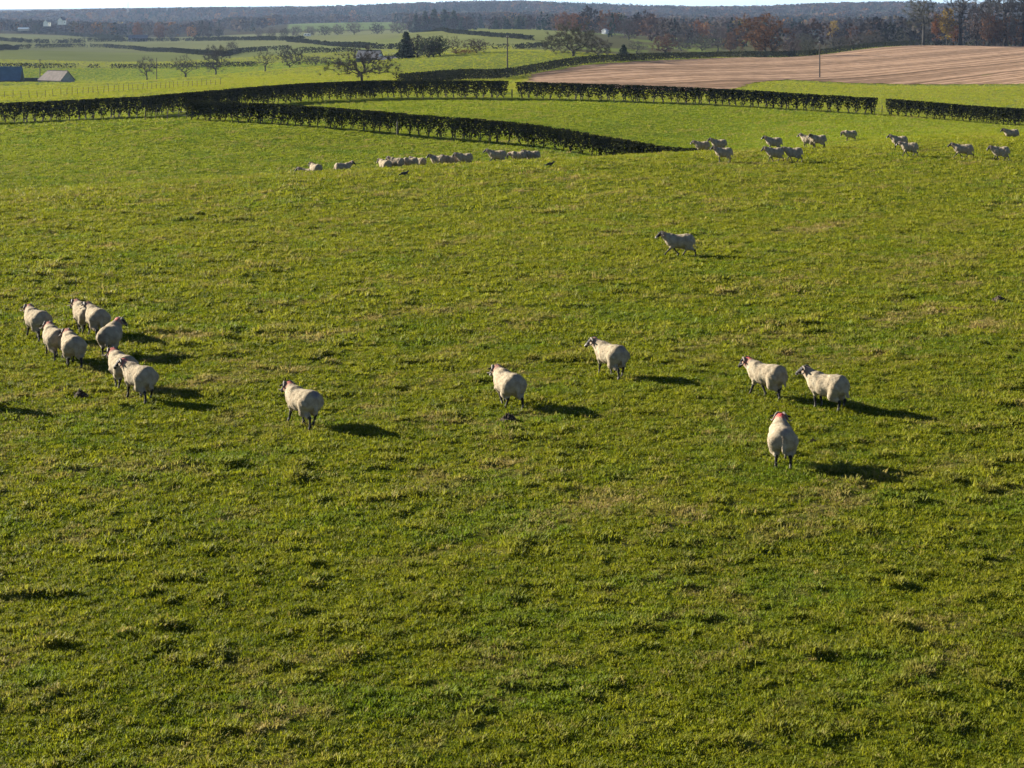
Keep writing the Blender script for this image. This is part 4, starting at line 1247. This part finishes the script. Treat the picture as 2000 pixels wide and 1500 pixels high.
def sheep_skin_mat():
    m, n, out = new_mat("black_face_hair")
    tc = n.nodes.new("ShaderNodeTexCoord")
    oi = n.nodes.new("ShaderNodeObjectInfo")
    va = n.nodes.new("ShaderNodeVectorMath"); va.operation = 'ADD'
    n.links.new(tc.outputs['Object'], va.inputs[0]); n.links.new(oi.outputs['Random'], va.inputs[1])
    wh = node(n, "ShaderNodeAttribute", attribute_name="white")
    f = mth(n, 'MULTIPLY', wh.outputs['Fac'], ramp(n, noise_of(n, va.outputs[0], 11, 3), [(.50, (0, 0, 0)), (.58, (1, 1, 1))]))
    c = mixc(n, f, (0.016, 0.013, 0.012), (0.55, 0.50, 0.42))
    b = node(n, "ShaderNodeBsdfPrincipled", Roughness=.7); b.inputs['Specular IOR Level'].default_value = .2
    n.links.new(c, b.inputs['Base Color']); n.links.new(b.outputs[0], out.inputs[0])
    return m
M_FLEECE = sheep_fleece_mat(); M_SKIN = sheep_skin_mat()
M_HORN = simple_mat("horn", (0.17, 0.135, 0.095), rough=.5, var=.3, scale=14, bump=.5)

def rot_head(p, yaw, piv=(0, .44, .62), pitch=0.0):
    p = np.array(p, float) - piv
    cy, sy = math.cos(pitch), math.sin(pitch)
    p = np.stack([p[..., 0], p[..., 1] * cy - p[..., 2] * sy, p[..., 1] * sy + p[..., 2] * cy], -1)
    c, s = math.cos(yaw), math.sin(yaw)
    return np.stack([p[..., 0] * c - p[..., 1] * s, p[..., 0] * s + p[..., 1] * c, p[..., 2]], -1) + piv

def sheep_variant(seed, yaw=0.0, pitch=0.0, gait=(0, 0, 0, 0), lying=False, shorn=0.0):
    """gait: fore left, fore right, hind left, hind right swing (m, + forward). Facing +Y, feet at z=0."""
    rng = np.random.default_rng(seed)
    H = lambda p: rot_head(p, yaw, piv=(0, .44, .66), pitch=pitch - .30)
    wid = rng.uniform(.96, 1.06)
    legs = []
    for i, (sx, fore) in enumerate(((-1, True), (1, True), (-1, False), (1, False))):
        g = gait[i]; lift = max(0, abs(g) - .10) * .35 * (1 if g > 0 else .4)
        if fore:
            sh = (sx * .11, .27, .42)
            kn = (sx * .105, .28 + g * .45 + .01, .235 + lift * .3)
            ft = (sx * .10, .27 + g * 1.0, .065 + lift); tp = (sx * .10, .295 + g * 1.0, .018 + lift)
            legs.append([(sh, kn, .060, .031), (kn, ft, .030, .023), (ft, tp, .027, .034)])
        else:
            hp = (sx * .125, -.30, .46)
            st = (sx * .145, -.22 + g * .35, .36)
            hk = (sx * .14, -.41 + g * .65, .255 + lift * .3)
            ft = (sx * .145, -.375 + g * 1.0, .065 + lift); tp = (sx * .145, -.35 + g * 1.0, .018 + lift)
            legs.append([(hp, st, .10, .075), (st, hk, .062, .034), (hk, ft, .031, .024), (ft, tp, .027, .034)])
    nb = (0, .44, .62)
    head_c = H((0, .655, .875)); muz0 = H((0, .71, .865)); muz1 = H((0, .865, .775))
    def body(P):
        d = sd_ell(P, (0, -.02, .57), (.20 * wid, .44, .20))
        d = smin(d, sd_cap(P, (0, .36, .58), tuple(H((0, .60, .83))), .13, .085), .06)
        d = smin(d, sd_ell(P, tuple(head_c), (.072, .09, .085)), .04)
        d = smin(d, sd_cap(P, tuple(muz0), tuple(muz1), .066, .043), .035)
        for sx in (-1, 1):
            e0 = H((sx * .06, .635, .90)); e1 = H((sx * .205, .605, .875))
            d = smin(d, sd_cap(P, tuple(e0), tuple(e1), .030, .018), .02)
        if not lying:
            for lg in legs:
                for a, b, ra, rb in lg:
                    d = smin(d, sd_cap(P, a, b, ra, rb), .022)
        return d
    def fleece(P):
        d = smin(sd_ell(P, (0, -.22, .585), (.275 * wid, .29, .255)), sd_ell(P, (0, -.37, .60), (.245 * wid, .165, .232)), .06)
        d = smin(d, sd_ell(P, (0, .03, .55), (.282 * wid, .36, .256)), .06)
        d = smin(d, sd_ell(P, (0, .28, .585), (.245 * wid, .26, .245)), .06)
        d = smin(d, sd_cap(P, (0, .36, .65), tuple(H((0, .585, .825))), .19, .125), .07)
        if not lying:
            for k, lg in enumerate(legs):
                a, b, ra, rb = lg[0]
                if k < 2: d = smin(d, sd_cap(P, a, np.array(b) * .45 + np.array(a) * .55, .128, .060), .02)
                else:
                    d = smin(d, sd_cap(P, (a[0] * 1.12, a[1] - .02, .55), (b[0] * 1.08, b[1], b[2]), .182, .118), .018)
                    a2, b2 = lg[1][0], lg[1][1]
                    d = smin(d, sd_cap(P, a2, np.array(b2) * .72 + np.array(a2) * .28, .118, .062), .03)
        d = smin(d, sd_cap(P, (0, -.49, .66), (0, -.565, .36), .062, .046), .022)
        cleft = np.exp(-((P[..., 0]) / .03) ** 2) * np.exp(-((P[..., 1] + .52) / .07) ** 2) * np.exp(-((P[..., 2] - .38) / .12) ** 2)
        return d - .020 * (n3(P, 7, seed) - .5) - .026 * (n3(P, 15, seed + 5) - .5) + .05 * cleft
    V, F = nets(body, (-.36, -.80, -.02), (.36, 1.08, 1.12), .0165)
    # white patches on muzzle and shanks
    dm = np.linalg.norm(V - muz1, axis=1)
    white = np.clip(1 - dm / .10, 0, 1) * 1.6 + np.where(V[:, 2] < .14, .3, 0)
    bm = mk_mesh("sheep", V, F, [M_SKIN], True, {"white": np.clip(white, 0, 1)})
    V, F = nets(fleece, (-.40, -.72, .08), (.40, .95, 1.10), .021)
    nape = H((0, .545, .90)); nl = H((-.10, .55, .84)); nr_ = H((.10, .55, .84))
    dn = np.minimum(np.linalg.norm((V - nape) * (1, .8, .9), axis=1), np.minimum(np.linalg.norm(V - nl, axis=1), np.linalg.norm(V - nr_, axis=1)) + .04)
    dye = sstep(.17, .05, dn)
    rump = sstep(.14, .03, np.linalg.norm(V - np.array((.03, -.44, .74)), axis=1))
    # locks of wool that break the outline
    k = rng.choice(len(V), 500, replace=False)
    cen = np.stack([V[k, 0] * .25, V[k, 1] * .75, .56 + 0 * k], 1)
    D = V[k] - cen; D /= np.linalg.norm(D, axis=1)[:, None]; D[:, 2] -= .75; D += rng.normal(0, .25, D.shape); D /= np.linalg.norm(D, axis=1)[:, None]
    V2, F2 = spikes(V[k] - D * .004, D, rng.uniform(.012, .03, len(k)), .005, rng)
    at2 = lambda a: np.concatenate([a, np.repeat(a[k], 3)])
    fm = mk_mesh("fleece", np.concatenate([V, V2]), [F, F2 + len(V)], [M_FLEECE], True, {"dye": at2(dye), "rump": at2(rump)})
    hs = []
    for sx in (-1, 1):
        t = np.linspace(0, 1, 12)
        an = -.3 + t * 4.6
        pts = np.stack([sx * (.045 + .17 * t ** .8), .645 - .07 * np.sin(an) * (1 - .1 * t) - .02, .885 + .065 * np.cos(an) * (1 - .15 * t) - .05 * t], 1)
        m = MB(); m.tube(H(pts), np.linspace(.032, .009, 12), 7); hs.append(m.mesh("horn", [M_HORN], True))
    return bm, fm, hs

VAR = {
    'walk': sheep_variant(1, .0, .0, (.17, -.15, -.14, .16)),
    'walkb': sheep_variant(2, .15, -.05, (-.15, .18, .17, -.13)),
    'walkl': sheep_variant(3, .45, .05, (.10, -.18, -.18, .08)),
    'walkr': sheep_variant(4, -.65, .12, (-.08, .10, .08, -.10)),
    'stand': sheep_variant(5, .1, .18, (.02, -.02, -.03, .03)),
    'run': sheep_variant(6, .05, .12, (.26, -.22, -.20, .22)),
    'standl': sheep_variant(7, .8, .10, (.03, -.05, .05, -.04)),
    'headr': sheep_variant(8, -.15, .16, (-.03, .04, .03, -.05)),
    'graze': sheep_variant(9, .1, -.55, (.05, -.06, -.05, .08)),
    'lying': sheep_variant(10, .2, .05, (0, 0, 0, 0), lying=True),
}

def sheep(p, head, var, label, raddle=.6, keel=0.0, sc=1.04, sink=0.0, group=None):
    raddle = max(raddle, .3)
    ys = 1.0 if var == 'run' else (.96 if group == GN else .88)
    bm, fm, hs = VAR[var]
    b = link("sheep", bm, None, (p[0], p[1], p[2] - sink - .03), math.atan2(-head[0], head[1]), (sc, sc * ys, sc))
    tag(b, label, "sheep", group)
    f = link("fleece", fm, b); f["raddle"] = float(raddle if raddle > .85 else raddle); f["keel"] = float(keel)
    for h in hs: link("horn", h, b)
    return b

GN = "sheep walking up the near pasture"
def P2(px, py):
    q = hit(px, py)
    q[2] += float(bump(np.array([q[0]]), np.array([q[1]]))[0]) + .02
    return q

NEAR = [
    (72, 664, (-.60, .80), 'walk', "sheep at the far left of the near flock, walking ahead of the others", .45, 0),
    (166, 652, (-.58, .81), 'walkb', "rearmost topmost sheep of the left cluster, half hidden behind another", .5, 0),
    (188, 660, (-.48, .88), 'walkl', "sheep in the left cluster overlapping the topmost one", .35, 0),
    (216, 696, (.0, 1.0), 'walkr', "sheep of the left cluster seen from behind with its head turned right", .8, 0),
    (107, 704, (-.50, .87), 'walk', "sheep mostly hidden behind the broad backed sheep at the left", .6, 0),
    (141, 717, (-.40, .92), 'walkb', "broad backed sheep in front of the partly hidden one at the left", .6, .3),
    (238, 757, (-.52, .85), 'walkb', "sheep hidden behind the lowest pair's front animal, red nape showing", .9, 0),
    (272, 784, (-.66, .75), 'walkl', "lowest sheep of the left cluster, side on with crossing hind legs", .8, 0),
    (592, 831, (-.64, .77), 'walk', "lone sheep walking away between the left cluster and the middle sheep", .7, .8),
    (993, 795, (-.42, .90), 'walkb', "middle sheep walking away with its tail end towards us", .5, .3),
    (1193, 738, (-.55, .83), 'walkl', "sheep with dark curled horns right of the middle sheep", .25, .5),
    (1498, 779, (-.68, .73), 'walk', "left sheep of the right hand pair, nose lowered and red patch behind its head", .9, 0),
    (1617, 801, (-.72, .69), 'stand', "right sheep of the right hand pair, black head held high", .3, 0),
    (1527, 913, (.06, 1.0), 'headr', "nearest sheep, seen from behind with a bright red patch on its nape", 1.0, .3),
    (1328, 500, (-1.0, .04), 'run', "lone dark looking sheep trotting left in the middle of the pasture", .0, 0),
    (-70, 797, (-.8, .6), 'walk', "sheep just beyond the left edge whose shadow falls into view", .4, 0),
]
for px, py, hd, va, lb, rd, kl in NEAR:
    sheep(P2(px, py), hd, va, lb, rd, kl, group=GN)

GL = "sheep along the brow of the hill"
FARL = [  # px, Y, heading, variant, label, sink
    (601, 70.2, (-.9, .3), 'lying', "resting sheep low behind the brow, leftmost of the far row", .42),
    (617, 69.6, (-.5, .8), 'lying', "resting sheep beside the leftmost one behind the brow", .22),
    (669, 69.8, (.9, .2), 'stand', "far sheep on the brow looking right, apart from the others", .25),
    (752, 72.2, (-.6, .8), 'walkb', "first sheep from the left in the bunch of four on the brow", .1),
    (775, 72.4, (-.9, .4), 'walk', "second sheep from the left in the bunch of four on the brow", .0),
    (802, 72.8, (-1, .2), 'graze', "third sheep from the left in the bunch of four on the brow", .05),
    (818, 74.2, (-.9, .5), 'walkb', "rear sheep at the right end of the bunch of four on the brow", .0),
    (856, 73.4, (-.8, .4), 'standl', "left sheep of the three close together on the brow", .0),
    (881, 73.6, (-1, .1), 'walk', "middle sheep of the three close together on the brow", .05),
    (908, 73.2, (-1, .15), 'walkb', "right sheep of the three close together on the brow", .0),
    (972, 72.6, (-1, .15), 'run', "lone sheep walking left between the groups on the brow", .0),
    (1013, 74.0, (-1, .2), 'graze', "left sheep of the pair below the diagonal hedge", .05),
    (1040, 74.2, (-1, .1), 'walk', "right sheep of the pair below the diagonal hedge", .05),
]
for px, Y, hd, va, lb, sk in FARL:
    sheep(at(px, Y), hd, va, lb, .2, 0, 1.06, sk, GL)
FARR = [
    (1372, 77.8, (-1, .1), 'walk', "far sheep at the end of the diagonal hedge, half hidden by the brow", None),
    (1405, 76.8, (-1, .1), 'stand', "far sheep standing just behind the one in profile on the brow", None),
    (1414, 318, (-1, .05), 'stand', "dark sheep in profile with head up, left of the right hand group", None),
    (1512, 295, (-1, .1), 'stand', "far sheep behind the walking pair in the right hand group", None),
    (1514, 317, (-1, .05), 'walk', "left sheep of the walking pair in the right hand group", None),
    (1551, 317, (-1, .12), 'walkb', "right sheep of the walking pair in the right hand group", None),
    (1580, 290.5, (-.8, .5), 'stand', "left and paler of two sheep touching behind the walking pair", None),
    (1599, 290.5, (-.9, .1), 'standl', "right and darker of two sheep touching behind the walking pair", None),
    (1661, 276, (-1, .1), 'graze', "lone dark sheep with head low near the top of the pasture", None),
    (1757, 293, (-.95, .2), 'stand', "upper sheep of the overlapping pair at the right", None),
    (1777, 307, (-.95, .25), 'walk', "lower sheep of the overlapping pair at the right", None),
    (1882, 310, (-.95, .2), 'run', "trotting sheep between the overlapping pair and the right edge", None),
    (1955, 315, (-.95, .2), 'walkb', "trotting sheep nearest the right edge of the pasture", None),
    (1976, 269, (-1, .05), 'lying', "small sheep showing only its back at the top right of the pasture", None),
]
for px, py, hd, va, lb, _ in FARR:
    p = at(px, py) if py < 100 else P2(px, py)
    sheep(p, hd, va, lb, .15, 0, 1.06, .28 if va == 'lying' else 0.0, GL)

# crows
def crow_mesh():
    def f(P):
        d = sd_ell(P, (0, 0, .17), (.065, .15, .075))
        d = smin(d, sd_cap(P, (0, .10, .20), (0, .16, .26), .05, .038), .03)
        d = smin(d, sd_ell(P, (0, .175, .275), (.036, .045, .036)), .02)
        d = smin(d, sd_cap(P, (0, .20, .275), (0, .275, .262), .020, .007), .012)
        d = smin(d, sd_cap(P, (0, -.10, .155), (0, -.27, .10), .042, .028), .03)
        for sx in (-1, 1):
            d = smin(d, sd_cap(P, (sx * .03, -.01, .12), (sx * .03, .0, .0), .020, .009), .012)
            d = smin(d, sd_ell(P, (sx * .055, -.04, .175), (.025, .14, .055)), .015)
        return d
    V, F = nets(f, (-.12, -.34, -.02), (.12, .32, .34), .011)
    return mk_mesh("crow", V, F, [simple_mat("crow_feathers", (.010, .010, .013), rough=.4, var=.2)], True)
CROW = crow_mesh()
p = P2(790, 346); tag(link("crow", CROW, None, p, math.atan2(-.9, .2), 1.15), "black crow on the grass left of centre, below the bunch of four sheep", "crow", "crows in the pasture")
p = P2(1075, 327); tag(link("crow", CROW, None, p, math.atan2(-.95, .1), 1.1), "black crow on the grass below the end of the diagonal hedge", "crow", "crows in the pasture")

# molehills and clods of bare earth
M_EARTH = simple_mat("bare_earth", (0.050, 0.034, 0.022), rough=.95, var=.4, scale=9, bump=.8)
def molehill(px, py, w, h, seed, label):
    rng = np.random.default_rng(seed)
    na, nr = 18, 7
    a = np.arange(na) * 2 * np.pi / na
    V = [(0, 0, h * 1.02)]
    for i in range(1, nr + 1):
        t = i / nr
        r = w / 2 * t * (1 + .25 * (vnoise(np.cos(a) * 1.6 + seed, np.sin(a) * 1.6, seed) - .5))
        z = h * (1 - t ** 1.7) + .035 * rng.normal(0, 1, na) * (1 - t * .6) - .05 * (i == nr)
        V += list(zip(np.cos(a) * r, np.sin(a) * r, z))
    F3 = [(0, 1 + k, 1 + (k + 1) % na) for k in range(na)]
    F4 = [(1 + i * na + k, 1 + (i + 1) * na + k, 1 + (i + 1) * na + (k + 1) % na, 1 + i * na + (k + 1) % na) for i in range(nr - 1) for k in range(na)]
    o = link("molehill", mk_mesh("molehill", V, [np.array(F4), np.array(F3)], [M_EARTH], False), None, P2(px, py))
    tag(o, label, "molehill", "molehills in the near pasture")
molehill(1951, 590, .55, .16, 1, "dark brown molehill near the right edge of the pasture")
molehill(993, 824, .42, .13, 2, "small dark molehill below the middle sheep")
molehill(158, 776, .40, .13, 3, "small dark molehill below the left cluster of sheep")
molehill(1588, 868, .22, .06, 4, "tiny dark clod right of the nearest sheep")

# ------------------------------------------------------------------ haze
def haze():
    m = bpy.data.materials.new("haze"); m.use_nodes = True
    n = m.node_tree; n.nodes.clear()
    out = n.nodes.new("ShaderNodeOutputMaterial")
    v = n.nodes.new("ShaderNodeVolumePrincipled")
    v.inputs['Color'].default_value = (0.50, 0.68, 1.0, 1)
    v.inputs['Density'].default_value = 0.000042
    v.inputs['Anisotropy'].default_value = 0.2
    n.links.new(v.outputs[0], out.inputs['Volume'])
    b = MB(); b.box((0, 4750, -50), (22400, 9700, 160))
    o = link("haze", b.mesh("haze", [m])); tag(o, kind="stuff")
haze()
